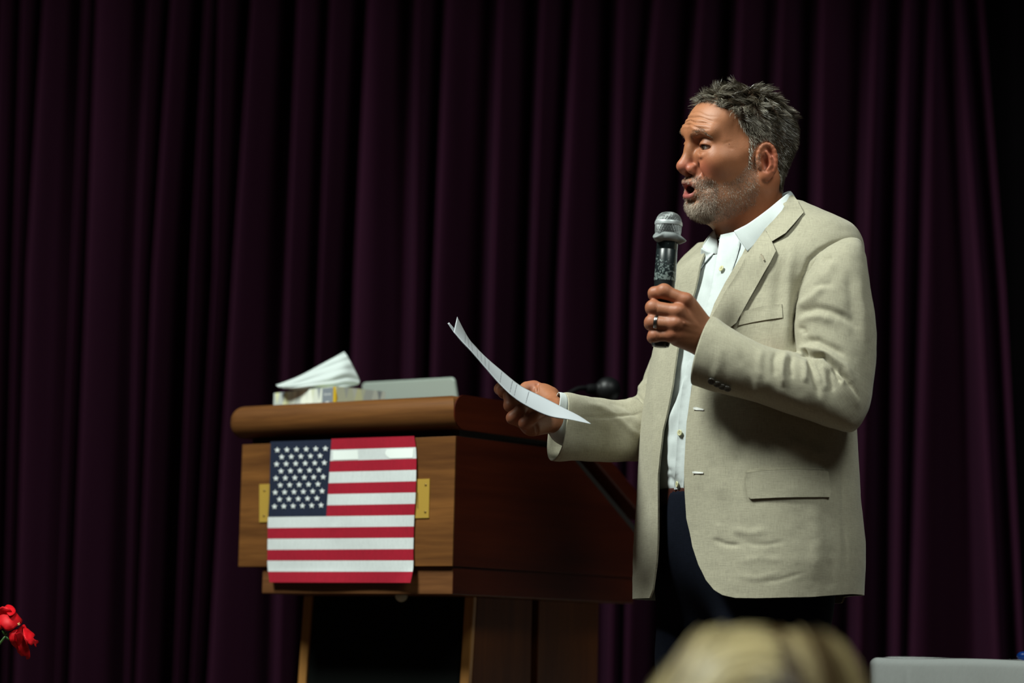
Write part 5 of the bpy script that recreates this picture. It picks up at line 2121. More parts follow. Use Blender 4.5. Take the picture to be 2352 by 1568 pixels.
# the far sleeve, reaching towards the lectern
FSECS = [(1600, 560, 1680, 560, 4.80, 0.030, 0), (1568, 590, 1690, 590, 4.80, 0.055, 0), (1553, 610, 1690, 620, 4.80, 0.062, 0), (1530, 700, 1660, 710, 4.80, 0.062, 0), (1507, 790, 1642, 810, 4.80, 0.062, 0), (1488, 840, 1628, 880, 4.80, 0.060, 0),
         (1468, 886, 1600, 980, 4.795, 0.060, 0), (1458, 908, 1560, 1030, 4.785, 0.059, 0), (1440, 917, 1500, 1056, 4.765, 0.058, 0), (1405, 918, 1425, 1060, 4.725, 0.056, 0),
         (1360, 912, 1365, 1059, 4.675, 0.053, 4), (1320, 906, 1315, 1058, 4.63, 0.051, 10), (1299, 903, 1280, 1059, 4.61, 0.050, 18), (1293, 903, 1269, 1058, 4.605, 0.050, 20)]
FSTROKES = [
    ([(1300, 962), (1350, 958), (1420, 956), (1490, 946)], 3, -0.0016),
    ([(1345, 925), (1380, 935), (1405, 950), (1450, 990), (1480, 1010)], 8, 0.0030),
    ([(1400, 920), (1440, 935), (1476, 965)], 7, -0.0030),
    ([(1440, 918), (1465, 922), (1488, 938)], 5, 0.0030),
    ([(1461, 905), (1480, 925), (1495, 935)], 5, -0.0060),
    ([(1463, 895), (1482, 880), (1500, 882)], 7, 0.0030),
    ([(1475, 880), (1490, 862), (1507, 855)], 6, -0.0030),
    ([(1500, 840), (1510, 820), (1520, 800)], 9, 0.0020),
    ([(1330, 1020), (1390, 1030), (1450, 1020)], 16, 0.0020),
    ([(1310, 1000), (1350, 985), (1400, 990)], 14, -0.0016),
]
fv, ff, fuv, fn3 = sleeve(FSECS, 220, 150, FSTROKES, 51)
open_sleeve('sleeve', fv, ff, fn3, fuv, 220, 150, 0.003)
FB = BVHTree.FromPolygons([tuple(q) for q in fv], [tuple(map(int, q)) for q in ff])

# ---- shirt: body, collar, placket, buttons, cuff
SROWS = [(470, 1700, 1832, 1.25, 4.66), (530, 1645, 1870, 1.6, 4.66), (600, 1590, 1925, 1.65, 4.66), (700, 1556, 1930, 1.5, 4.655), (800, 1535, 1925, 1.4, 4.65), (900, 1518, 1920, 1.33, 4.65),
         (1000, 1506, 1922, 1.3, 4.65), (1060, 1503, 1925, 1.3, 4.65), (1100, 1505, 1925, 1.3, 4.65), (1122, 1510, 1922, 1.3, 4.65), (1140, 1520, 1915, 1.3, 4.65), (1180, 1530, 1910, 1.3, 4.65)]
st_ = Torso(SROWS)
SSTROKES = [
    ([(1608, 770), (1590, 840), (1560, 920), (1535, 1000)], 7, 0.0035),
    ([(1585, 800), (1565, 880), (1543, 950)], 5, -0.0035),
    ([(1560, 880), (1545, 960), (1530, 1040)], 6, 0.0030),
    ([(1548, 1000), (1540, 1050), (1545, 1090)], 6, 0.0030),
    ([(1575, 980), (1560, 1050), (1556, 1110)], 5, -0.0020),
    ([(1530, 1090), (1545, 1105), (1565, 1118)], 7, -0.0030),
    ([(1640, 600), (1620, 680), (1608, 760)], 9, 0.0020),
    ([(1630, 640), (1615, 700), (1600, 740)], 6, -0.0025),
    ([(1690, 590), (1670, 660), (1645, 720)], 10, 0.0015),
    ([(1520, 1060), (1530, 1075), (1545, 1085)], 6, -0.0020),
]
nr, nc = 190, 200
ys = np.linspace(505, 1150, nr)
ph = np.linspace(-PI, PI, nc, endpoint=False)
yy, pp = np.meshgrid(ys, ph, indexing='ij')
sv = st_.point(yy.ravel(), pp.ravel())
sf = grid_faces(nc, nr, True)
sn = vnormals(sv, sf)
cen = st_.section(yy.ravel())[0]
if ((sv - cen) * sn).sum() < 0:
    sn = -sn
    sf = sf[:, ::-1]
px = project(sv)
d = 1.5 * strokes_disp(px, SSTROKES) * (sn[:, 1] < 0.3) + 0.0018 * noise3(sv, 16, 8) + 0.0008 * noise3(sv, 45, 9)
# the V of the open neck: push the cloth back from the throat
sv = sv + sn * d[:, None]
suv = np.stack([pp.ravel() * 0.17, sv[:, 2]], 1)
throat = (px[:, 0] < 1650) & (px[:, 1] < 583) & (px[:, 0] > 1600) & (sn[:, 1] < 0.4)
keep = ~np.isin(np.arange(len(sv)), np.where((px[:, 1] < np.maximum(541 - (px[:, 0] - 1655) * 0.32, 500)) & (sn[:, 1] < 0.6) & (px[:, 0] < 1760) | throat)[0])
fk = keep[sf].all(1)
sf2 = sf[fk]
shirt = shell('shirt', sv, sf2, sn, suv, M_shirt, person, 0.0015)
SHB = BVHTree.FromPolygons([tuple(q) for q in sv], [tuple(map(int, q)) for q in sf])
PLACK = [(1655, 539), (1686, 532), (1700, 556), (1698, 570), (1692, 592), (1684, 614), (1675, 642), (1666, 668), (1652, 702), (1638, 735), (1616, 790), (1598, 840), (1588, 890), (1582, 940), (1577, 1000), (1573, 1060), (1570, 1122),
         (1548, 1124), (1552, 1060), (1556, 1000), (1561, 940), (1567, 890), (1578, 840), (1594, 790), (1610, 740), (1622, 705), (1632, 672), (1638, 640), (1643, 612), (1648, 580), (1652, 555)]
patch('placket', PLACK, SHB, lambda x, y: 0.003 + 0.005 * math.exp(-((y - 545) / 30) ** 2), M_shirt, shirt, 0.0022, 6)
M_pearl = plain('pearl_button', (0.62, 0.60, 0.36), 0.25)
for q in ((1663, 620), (1567, 994), (1563, 1112)):
    button(*q, SHB, 0.0056, M_pearl, shirt, off=0.0055, h=0.0022)
gq = cast(SHB, 1664, 564)

# collar leaf: folded band round the neck, open at the throat
CT = [(1641, 527, 4.665), (1662, 518, 4.70), (1715, 488, 4.735), (1770, 458, 4.745), (1806, 442, 4.72), (1816, 440, 4.67), (1812, 443, 4.615), (1795, 456, 4.572), (1762, 483, 4.548), (1722, 512, 4.534), (1700, 524, 4.528), (1686, 531, 4.526)]
CB = [(1614, 567, 4.650), (1630, 560, 4.72), (1690, 530, 4.770), (1770, 490, 4.785), (1825, 470, 4.745), (1830, 466, 4.67), (1822, 470, 4.585), (1806, 486, 4.524), (1776, 516, 4.511), (1746, 548, 4.509), (1731, 565, 4.508), (1717, 578, 4.508)]
CB = [(a, c, (lambda h: h.y - 0.0035 if h is not None and h.y < 4.60 else Y)(cast(JB, a, c)[0])) if i > 6 else (a, c, Y) for i, (a, c, Y) in enumerate(CB)]
nct, ncc = 150, 18
s_ = np.linspace(0, 1, 12)
tt = np.linspace(0, 1, nct)
ct = spline(s_, np.array([list(P(*q)) for q in CT]), tt)
cb = spline(s_, np.array([list(P(*q)) for q in CB]), tt)
rows_ = []
for k in np.linspace(0, 1, ncc):
    out = math.sin(PI * k) * 0.002
    p = ct * (1 - k) + cb * k
    ctr = np.array(P(1735, 500, 4.65))
    dr_ = p - ctr
    dr_[:, 2] = 0
    dr_ /= np.linalg.norm(dr_, axis=1, keepdims=True)
    rows_.append(p + dr_ * out)
# inner stand going down inside
inn = []
for k in (0.15, 0.5, 1.0):
    p = ct.copy()
    ctr = np.array(P(1735, 500, 4.65))
    dr_ = p - ctr
    dr_[:, 2] = 0
    dr_ /= np.linalg.norm(dr_, axis=1, keepdims=True)
    inn.append(p - dr_ * 0.003 + np.clip(np.minimum(tt, 1 - tt) / 0.14, 0.02, 1)[:, None] * np.array([0, 0, -0.030 * k]))
gridv = np.stack(inn[::-1] + rows_, 0).reshape(-1, 3)
cf_ = grid_faces(nct, ncc + 3)
cuv = np.stack([np.tile(tt * 0.42, ncc + 3), np.repeat(np.arange(ncc + 3) * 0.003, nct)], 1)
col_o = mesh_obj('shirt_collar', gridv, cf_, M_shirt, shirt, uv=cuv)
so = col_o.modifiers.new('cloth', 'SOLIDIFY')
so.thickness = 0.0016
so.offset = 0

# near front of the open neck band: stands away from the throat
NB = [[(1655, 539, 4.532), (1668, 534, 4.524), (1690, 528, 4.520)], [(1650, 570, 4.528), (1672, 566, 4.515), (1702, 556, 4.508)], [(1644, 604, 4.520), (1668, 604, 4.512), (1694, 596, 4.506)]]
# far side: turned-out inside of the collar and band
FBD = [[(1641, 527, 4.660), (1628, 545, 4.650), (1612, 570, 4.635)], [(1648, 556, 4.650), (1636, 564, 4.640), (1620, 573, 4.630)], [(1653, 587, 4.625), (1640, 582, 4.622), (1622, 576, 4.625)]]


def shy(px, py, k=0.006):
    h = cast(SHB, px, py)[0]
    return (px, py, (h.y if h is not None else 4.62) - k)


# the far leaf hanging down outside it
FLEAF = [[(1612, 569, 4.632), (1626, 577, 4.622), (1641, 582, 4.618)], [shy(1610.5, 592), shy(1620, 592), shy(1632, 590)], [shy(1611, 617), shy(1613.5, 613), shy(1617, 607)]]
for rws in (FBD, FLEAF):
    g = np.array([[list(P(*q)) for q in r] for r in rws])
    g = spline(np.linspace(0, 1, 3), g.transpose(1, 0, 2), np.linspace(0, 1, 14)).transpose(1, 0, 2)
    g = spline(np.linspace(0, 1, 3), g, np.linspace(0, 1, 14))
    o = mesh_obj('collar_band', g.reshape(-1, 3), grid_faces(14, 14), M_shirt, shirt, uv=np.tile(np.linspace(0, 0.05, 14), (2, 14)).T)
    so = o.modifiers.new('cloth', 'SOLIDIFY')
    so.thickness = 0.0016

# shirt cuff at the far wrist
CSECS = [(1330, 925, 1318, 1030, 4.632, 0.034, 8), (1308, 908, 1292, 1022, 4.615, 0.037, 12), (1290, 901.5, 1272, 1008, 4.602, 0.036, 10), (1283, 901, 1263, 996, 4.596, 0.035, 8)]
cv_, cff, cuv_, cn_ = sleeve(CSECS, 60, 80, [], 77)
oc = mesh_obj('shirt_cuff', cv_, cff, M_shirt, shirt, uv=cuv_)
so = oc.modifiers.new('cloth', 'SOLIDIFY')
so.thickness = 0.0016
so.offset = -1

# ---- belt and trousers
TROWS = [(1120, 1512, 1908, 1.3, 4.65), (1170, 1513, 1912, 1.3, 4.65), (1260, 1508, 1925, 1.3, 4.65), (1400, 1503, 1932, 1.28, 4.65), (1470, 1497, 1928, 1.28, 4.65)]
tt_ = Torso(TROWS)
ys = np.linspace(1138, 1470, 70)
ph = np.linspace(-PI, PI, 120, endpoint=False)
yy, pp = np.meshgrid(ys, ph, indexing='ij')
tv = tt_.point(yy.ravel(), pp.ravel())
# legs: split the hips into two tubes going down to the shoes
crotch = tt_.section(np.array([1470.0]))[0][0]


def legs_sdf(p):
    d = None
    for sgn in (1, -1):
        hip = np.array([crotch[0] + sgn * 0.050 - 0.005, crotch[1] - sgn * 0.082, crotch[2] + 0.13])
        kn = hip + np.array([-0.010, -0.005, -0.48])
        an = np.array([hip[0] + 0.015, hip[1], STAGE_Z + 0.075])
        e = sd_chain(p, [hip, kn, an], [0.103, 0.080, 0.072], 0.02)
        d = e if d is None else smin(d, e, 0.02)
    q = sd_ell(p, crotch + np.array([0, 0, 0.20]), (0.153, 0.150, 0.19))
    d = smin(d, q, 0.05)
    d = np.maximum(d, STAGE_Z + 0.05 - p[:, 2])
    d = np.maximum(d, p[:, 2] - (tv[:, 2].max()))
    return d - 0.0022 * np.sin(p[:, 2] * 42 + 6 * p[:, 0])


lg_v, lg_f = surface_nets(legs_sdf, (crotch[0] - 0.30, crotch[1] - 0.30, STAGE_Z + 0.03), (crotch[0] + 0.30, crotch[1] + 0.30, tv[:, 2].max() + 0.03), 0.0065, 1)
mesh_obj('trousers', lg_v, lg_f, M_navy, person, uv=np.stack([np.arctan2(lg_v[:, 1] - crotch[1], lg_v[:, 0] - crotch[0]) * 0.17, lg_v[:, 2]], 1))
# belt follows the waist
ysb = np.linspace(1129, 1166, 8)
yy, pp = np.meshgrid(ysb, ph, indexing='ij')
belt_t = Torso([(1120, 1514, 1904, 1.3, 4.65), (1170, 1510, 1904, 1.3, 4.65)])
bv2 = belt_t.point(yy.ravel(), pp.ravel())
ob = mesh_obj('belt', bv2, grid_faces(120, 8, True), M_leather, person, uv=np.stack([pp.ravel(), yy.ravel()], 1))
so = ob.modifiers.new('leather', 'SOLIDIFY')
so.thickness = 0.003
so.offset = 0
# shoes
for sgn in (1, -1):
    hp = np.array([crotch[0] + sgn * 0.050 + 0.010, crotch[1] - sgn * 0.082, STAGE_Z])
    fw = np.array([TF[0], TF[1], 0])

    def shoe(p, hp=hp, fw=fw):
        d = sd_chain(p, [hp - fw * 0.035 + np.array([0, 0, 0.045]), hp + fw * 0.06 + np.array([0, 0, 0.040]), hp + fw * 0.17 + np.array([0, 0, 0.028])], [0.042, 0.044, 0.032], 0.02)
        d = smin(d, sd_cap(p, hp + np.array([0, 0, 0.05]), hp + np.array([0, 0, 0.10]), 0.042, 0.042), 0.02)
        return np.maximum(d, STAGE_Z - p[:, 2])
    a_ = np.minimum(hp - fw * 0.1, hp + fw * 0.23) - 0.07
    b_ = np.maximum(hp - fw * 0.1, hp + fw * 0.23) + 0.07
    a_[2], b_[2] = STAGE_Z - 0.012, STAGE_Z + 0.16
    sv_, sf_ = surface_nets(shoe, a_, b_, 0.007, 1)
    mesh_obj('shoe', sv_, sf_, M_leather, person)

# ---- wedding ring on the left hand
rc0 = L_mcp[2] * 0.22 + L_pip[2] * 0.78
rax = Vector(L_pip[2] - L_mcp[2]).normalized()
prof_r = [(-0.0030, 0.0124), (-0.0024, 0.0131), (0.0, 0.0133), (0.0024, 0.0131), (0.0030, 0.0124), (0.0024, 0.0116), (-0.0024, 0.0116), (-0.0030, 0.0124)]
gv, gf = lathe(prof_r, rc0, rax, 40, caps=False)
mesh_obj('ring', gv, gf, plain('dark_steel', (0.34, 0.34, 0.33), 0.22, 1.0), person)


# ================================================================== hand-held microphone
mic = thing('microphone', 'worn black wireless microphone with silver mesh head held at his chest', 'microphone', tuple(MIC_B))
MLEN = (MIC_T - MIC_B).length
MS = MICY / FPX                                   # metres per pixel at the microphone


def mic_h(py):
    """distance along the axis of the frame row py"""
    return (796 - py) / (796 - 487) * MLEN


M_mic = None
m, nt, b = new_mat('worn_black_paint')
tc = N(nt, 'ShaderNodeTexCoord')
nz = N(nt, 'ShaderNodeTexNoise', i_Scale=230.0, i_Detail=6.0, i_Roughness=0.6)
nt.links.new(tc.outputs['Object'], nz.inputs['Vector'])
sp = N(nt, 'ShaderNodeSeparateXYZ')
nt.links.new(tc.outputs['Object'], sp.inputs[0])
# chips gather in a band above the hand
mr = N(nt, 'ShaderNodeMapRange', n_1=mic_h(648), n_2=mic_h(580), n_3=0.10, n_4=-0.10)
nt.links.new(sp.outputs[2], mr.inputs[0])
mr2 = N(nt, 'ShaderNodeMapRange', n_1=mic_h(655), n_2=mic_h(645), n_3=-0.6, n_4=0.0)
nt.links.new(sp.outputs[2], mr2.inputs[0])
a1 = N(nt, 'ShaderNodeMath', operation='ADD')
nt.links.new(nz.outputs['Fac'], a1.inputs[0])
nt.links.new(mr.outputs[0], a1.inputs[1])
a2 = N(nt, 'ShaderNodeMath', operation='ADD')
nt.links.new(a1.outputs[0], a2.inputs[0])
nt.links.new(mr2.outputs[0], a2.inputs[1])
r = ramp(nt, [(0.555, (0.010, 0.0155, 0.0165)), (0.575, (0.16, 0.20, 0.19)), (0.9, (0.20, 0.24, 0.23))])
nt.links.new(a2.outputs[0], r.inputs[0])
nt.links.new(r.outputs[0], b.inputs['Base Color'])
b.inputs['Roughness'].default_value = 0.30
M_mic = m
M_micb = plain('black_handle', (0.008, 0.011, 0.012), 0.32)
M_ring = plain('grey_rubber', (0.19, 0.21, 0.21), 0.5)
M_steel = plain('silver_band', (0.55, 0.59, 0.60), 0.38, 0.5)
M_mesh = plain('silver_mesh', (0.40, 0.43, 0.43), 0.42, 0.8)
ax = MIC_AX


def mic_part(name, prof, m, n=48, parent=None):
    gv, gf = lathe(prof, (0, 0, 0), (0, 0, 1), n)
    me = bpy.data.meshes.new(name)
    me.from_pydata(gv, [], gf)
    me.polygons.foreach_set('use_smooth', [True] * len(me.polygons))
    me.set_sharp_from_angle(angle=0.7)
    o = link(name, me, m, parent or mic)
    o.rotation_mode = 'QUATERNION'
    o.rotation_quaternion = Vector((0, 0, 1)).rotation_difference(ax)
    return o


def R_(px):
    return px * MS


mic_part('handle', [(0.0, R_(19)), (mic_h(792), R_(21)), (mic_h(784), R_(22.3)), (mic_h(700), R_(23.5)), (mic_h(653), R_(24.2)), (mic_h(645), R_(24.6))], M_micb)
mic_part('barrel', [(mic_h(646), R_(24.9)), (mic_h(644), R_(25.3)), (mic_h(575), R_(24.6)), (mic_h(574.5), R_(24.2)), (mic_h(573.5), R_(24.2)), (mic_h(573), R_(24.6)), (mic_h(548), R_(24.8))], M_mic)
mic_part('end_cap', [(-0.0012, R_(10)), (-0.0010, R_(14)), (0.0004, R_(15))], plain('worn_cap', (0.10, 0.09, 0.085), 0.4))
# anti-roll ring with six soft lobes
nl_, nh_ = 96, 12
rv2 = []
hs = np.linspace(mic_h(556), mic_h(533), nh_)
for k, h in enumerate(hs):
    t = k / (nh_ - 1)
    for j in range(nl_):
        a = 2 * PI * j / nl_
        lobe = max(0.0, math.cos(3 * a + 0.9)) ** 1.5
        rr = R_(26) + R_(7) * math.sin(PI * min(1, t * 1.1)) ** 0.6 + R_(12) * lobe * math.exp(-((t - 0.62 + 0.25 * lobe) / 0.30) ** 2)
        rv2.append((rr * math.cos(a), rr * math.sin(a), h - R_(5) * lobe))
for k, h in ((0, mic_h(533) + 0.0005),):
    for j in range(nl_):
        a = 2 * PI * j / nl_
        rv2.append((R_(25) * math.cos(a), R_(25) * math.sin(a), h))
for j in range(nl_):
    a = 2 * PI * j / nl_
    rv2.append((R_(25) * math.cos(a), R_(25) * math.sin(a), mic_h(556) - 0.0003))
rf2 = [list(map(int, q)) for q in grid_faces(nl_, nh_ + 1, True)]
ib, i0 = (nh_ + 1) * nl_, 0
for j in range(nl_):
    rf2.append([ib + j, ib + (j + 1) % nl_, (j + 1) % nl_, j])
me = bpy.data.meshes.new('anti_roll_ring')
me.from_pydata(rv2, [], rf2)
me.polygons.foreach_set('use_smooth', [True] * len(me.polygons))
o = link('anti_roll_ring', me, M_ring, mic)
o.rotation_mode = 'QUATERNION'
o.rotation_quaternion = Vector((0, 0, 1)).rotation_difference(ax)
# head: dark core, woven wire basket above and below the band
gp_ = [(mic_h(540), R_(29)), (mic_h(532), R_(30.5)), (mic_h(524), R_(31)), (mic_h(516), R_(31)), (mic_h(508), R_(30.2)), (mic_h(501), R_(28)), (mic_h(495), R_(24)), (mic_h(490.5), R_(18)), (mic_h(488), R_(11)), (mic_h(487), R_(3))]
mic_part('foam_core', [(h, r_ * 0.955) for h, r_ in gp_], plain('grey_foam', (0.010, 0.010, 0.011), 0.9), 36)
mic_part('band', [(mic_h(518.5), R_(30.6)), (mic_h(518), R_(32.2)), (mic_h(513.5), R_(32.6)), (mic_h(509.5), R_(31.6)), (mic_h(509), R_(30.2))], M_steel, 56)
hh = np.array([g[0] for g in gp_])
rr_ = np.array([g[1] for g in gp_])
arc = np.concatenate([[0], np.cumsum(np.hypot(np.diff(hh), np.diff(rr_)))])
wv, wf = [], []
NW = 58
for fam in (1, -1):
    for k in range(NW):
        base = len(wv)
        ns = 40
        pts = []
        for j in range(ns):
            s = arc[-1] * j / (ns - 1) * 0.985
            h, r_ = float(np.interp(s, arc, hh)), float(np.interp(s, arc, rr_))
            a = 2 * PI * k / NW + fam * s * 34.0
            r2 = r_ + 0.00016 * math.sin(s * 1700 + PI * k * (1 if fam > 0 else 1)) * fam
            pts.append((r2 * math.cos(a), r2 * math.sin(a), h))
        pv, pf = tube(pts, 0.00021, 4, False)
        wv += pv
        wf += [[i + base for i in q] for q in pf]
me = bpy.data.meshes.new('wire_mesh')
me.from_pydata(wv, [], wf)
o = link('wire_mesh', me, M_mesh, mic, kind='stuff')
o.rotation_mode = 'QUATERNION'
o.rotation_quaternion = Vector((0, 0, 1)).rotation_difference(ax)

# ================================================================== printed sheets in the other hand
sheets = thing('printed_sheets', 'two white printed sheets with curled corner held in his right hand', 'papers', tuple(P(1240, 930, 4.52)))
m, nt, b = new_mat('printed_paper')
tc = N(nt, 'ShaderNodeTexCoord')
sp = N(nt, 'ShaderNodeSeparateXYZ')
nt.links.new(tc.outputs['UV'], sp.inputs[0])
# text lines run across the sheet; blocks of lines with gaps
ln_ = N(nt, 'ShaderNodeMath', operation='MULTIPLY', n_1=62.0)
nt.links.new(sp.outputs[0], ln_.inputs[0])
fr = N(nt, 'ShaderNodeMath', operation='FRACT')
nt.links.new(ln_.outputs[0], fr.inputs[0])
fl = N(nt, 'ShaderNodeMath', operation='FLOOR')
nt.links.new(ln_.outputs[0], fl.inputs[0])
inl = N(nt, 'ShaderNodeMath', operation='LESS_THAN', n_1=0.34)
nt.links.new(fr.outputs[0], inl.inputs[0])
wn = N(nt, 'ShaderNodeTexWhiteNoise', noise_dimensions='1D')
nt.links.new(fl.outputs[0], wn.inputs['W'])
on = N(nt, 'ShaderNodeMath', operation='GREATER_THAN', n_1=0.62)
nt.links.new(wn.outputs['Value'], on.inputs[0])
# word gaps
mp = N(nt, 'ShaderNodeMapping')
mp.inputs['Scale'].default_value = (62, 26, 1)
nt.links.new(tc.outputs['UV'], mp.inputs[0])
nw = N(nt, 'ShaderNodeTexNoise', i_Scale=1.0, i_Detail=2.0)
nt.links.new(mp.outputs[0], nw.inputs['Vector'])
wg = N(nt, 'ShaderNodeMath', operation='GREATER_THAN', n_1=0.42)
nt.links.new(nw.outputs['Fac'], wg.inputs[0])
mgn = N(nt, 'ShaderNodeMath', operation='COMPARE', n_1=0.50, n_2=0.40)
nt.links.new(sp.outputs[1], mgn.inputs[0])
mg2 = N(nt, 'ShaderNodeMath', operation='COMPARE', n_1=0.36, n_2=0.30)
nt.links.new(sp.outputs[0], mg2.inputs[0])
cur_ = inl.outputs[0]
for o_ in (on.outputs[0], wg.outputs[0], mgn.outputs[0], mg2.outputs[0]):
    mu = N(nt, 'ShaderNodeMath', operation='MULTIPLY')
    nt.links.new(cur_, mu.inputs[0])
    nt.links.new(o_, mu.inputs[1])
    cur_ = mu.outputs[0]
mix = N(nt, 'ShaderNodeMix', data_type='RGBA')
mix.inputs[6].default_value = (0.42, 0.45, 0.48, 1)
mix.inputs[7].default_value = (0.20, 0.21, 0.23, 1)
nt.links.new(cur_, mix.inputs[0])
nt.links.new(mix.outputs[2], b.inputs['Base Color'])
b.inputs['Roughness'].default_value = 0.7
M_paper = m


def sheet(name, near, far, yn, yf, sag):
    n_, k_ = 90, 16
    a = path_spline(near, n_)
    c = path_spline(far, n_)
    v, uv = [], []
    for i in range(n_):
        t = i / (n_ - 1)
        for j in range(k_):
            s = j / (k_ - 1)
            Yn, Yf = np.interp(t, [0, 0.5, 1], yn), np.interp(t, [0, 0.5, 1], yf)
            x = a[i, 0] + (c[i, 0] - a[i, 0]) * s
            y = a[i, 1] + (c[i, 1] - a[i, 1]) * s + sag * math.sin(PI * s)
            v.append(tuple(P(x, y, Yn + (Yf - Yn) * s)))
            uv.append((t, s))
    o = mesh_obj(name, v, grid_faces(k_, n_), M_paper, sheets, uv=np.array(uv))
    so_ = o.modifiers.new('sheet', 'SOLIDIFY')
    so_.thickness = 0.0003
    return o


NEARE = [(1042, 762), (1060, 783), (1080, 804), (1120, 850), (1150, 884), (1185, 916), (1222, 938), (1262, 955), (1310, 963.5), (1357, 973.5)]
FARE = [(1050, 727), (1062, 751), (1078, 779), (1112, 816), (1150, 849), (1200, 888), (1240, 908), (1300, 939), (1334, 957), (1357.5, 973)]
sheet('sheet', NEARE, FARE, [4.45, 4.42, 4.47], [4.60, 4.585, 4.485], -1.0)
NEAR2 = [(1028, 742), (1043, 764), (1061, 786), (1081, 807), (1121, 853), (1151, 887), (1186, 918.5), (1223, 940), (1263, 957), (1302, 963), (1336, 964)]
FAR2 = [(1031, 740), (1046, 756), (1066, 772), (1080, 783), (1114, 819), (1152, 851), (1202, 890), (1242, 910), (1300, 942), (1324, 954), (1338, 963)]
sheet('sheet', NEAR2, FAR2, [4.457, 4.427, 4.477], [4.607, 4.592, 4.492], 1.0)

# ================================================================== white-clothed table at the right
TY = 4.95
tl, trr = P(1996, 1512, TY), P(2700, 1525, TY)
tz = P(2180, 1512.5, TY).z
table = thing('cloth_table', 'table under a white pressed tablecloth at the right edge', 'table', ((tl.x + trr.x) / 2, TY + 0.38, STAGE_Z))
M_cloth = cloth_mat('white_table_linen', (0.78, 0.83, 0.81), 0.02, coord='Object', k=0.8, sheen=0.05, bump=0.1)


def cloth_mesh():
    x0, x1, y0, y1 = tl.x, trr.x, TY, TY + 0.76
    # closed loop round the table, rows from the top centre out over the edge and down
    n = 900
    loop = []
    per = 2 * (x1 - x0) + 2 * (y1 - y0)
    for i in range(n):
        s = per * i / n
        for (ax, ay, bx, by) in ((x0, y0, x1, y0), (x1, y0, x1, y1), (x1, y1, x0, y1), (x0, y1, x0, y0)):
            L = math.hypot(bx - ax, by - ay)
            if s <= L:
                loop.append((ax + (bx - ax) * s / L, ay + (by - ay) * s / L))
                break
            s -= L
    lp = np.array(loop)
    c = np.array([(x0 + x1) / 2, (y0 + y1) / 2])
    hw = np.array([(x1 - x0) / 2, (y1 - y0) / 2])
    rows = []
    for k in (0.0, 0.4, 0.8, 0.93):
        rows.append(np.column_stack([c + (lp - c) * k, np.full(n, tz)]))
    R = 0.016
    d = lp - c
    q = np.clip(lp, c - hw + R, c + hw - R)
    nd = lp - q
    nd /= np.maximum(np.linalg.norm(nd, axis=1, keepdims=True), 1e-9)
    for a in np.linspace(0, PI / 2, 7):
        rows.append(np.column_stack([q + nd * R * math.sin(a), np.full(n, tz - R * (1 - math.cos(a)))]))
    ang = np.arange(n)
    for k, z in enumerate(np.linspace(tz - R - 0.01, STAGE_Z + 0.04, 26)):
        f = (tz - z) / (tz - STAGE_Z)
        wob = 0.006 * f * np.sin(ang * 0.159) + 0.003 * f * np.sin(ang * 0.066 + 1)
        crease = 0.0011 * np.exp(-((lp[:, 0] - P(2083, 1540, TY).x) / 0.005) ** 2)
        rows.append(np.column_stack([q + nd * (R + 0.02 * f + wob + crease)[:, None], np.full(n, z)]))
    v = np.concatenate(rows)
    # the table stands turned a little, its left side in line with the view
    an = math.radians(-10.0)
    dx_, dy_ = v[:, 0] - x0, v[:, 1] - y0
    v[:, 0] = x0 + dx_ * math.cos(an) - dy_ * math.sin(an)
    v[:, 1] = y0 + dx_ * math.sin(an) + dy_ * math.cos(an)
    v[:, 2] += 0.0012 * np.sin(v[:, 0] * 23) * (v[:, 2] > tz - 0.03)
    f = grid_faces(n, len(rows), True)
    f = [list(map(int, x)) for x in f] + [list(range(n))]
    return v, f


v, f = cloth_mesh()
mesh_obj('tablecloth', v, f, M_cloth, table)
for dx, dy in ((0.05, 0.05), (0.05, 0.71), (1, 0.05), (1, 0.71)):
    x = dx if dx < 0.5 else trr.x - tl.x - 0.05
    ca_, sa_ = math.cos(math.radians(-10)), math.sin(math.radians(-10))
    x, dy = tl.x + x * ca_ - dy * sa_, x * sa_ + dy * ca_
    gv, gf = tube([(x, TY + dy, STAGE_Z), (x, TY + dy, tz - 0.03)], 0.014, 10)
    mesh_obj('leg', gv, gf, plain('grey_steel', (0.25, 0.25, 0.26), 0.4, 1.0), table)
# blue-capped marker lying at the right end
mk = P(2341, 1511, TY - 0.02)
mk.z = tz + 0.0085
mr = thing('marker', 'blue cap of a white marker lying on the white tablecloth', 'marker', (mk.x, mk.y, tz))
ax = Vector((0.96, 0.28, 0))
gv, gf = lathe([(-0.004, 0.003), (0.0, 0.0065), (0.004, 0.008), (0.012, 0.0088), (0.016, 0.0075), (0.02, 0.0086), (0.03, 0.0086)], mk, ax, 14)
mesh_obj('cap', gv, gf, plain('blue_plastic', (0.005, 0.07, 0.42), 0.35), mr)
gv, gf = lathe([(0.028, 0.0084), (0.115, 0.0084), (0.12, 0.006)], mk, ax, 14)
mesh_obj('barrel', gv, gf, plain('white_plastic', (0.55, 0.66, 0.68), 0.35), mr)

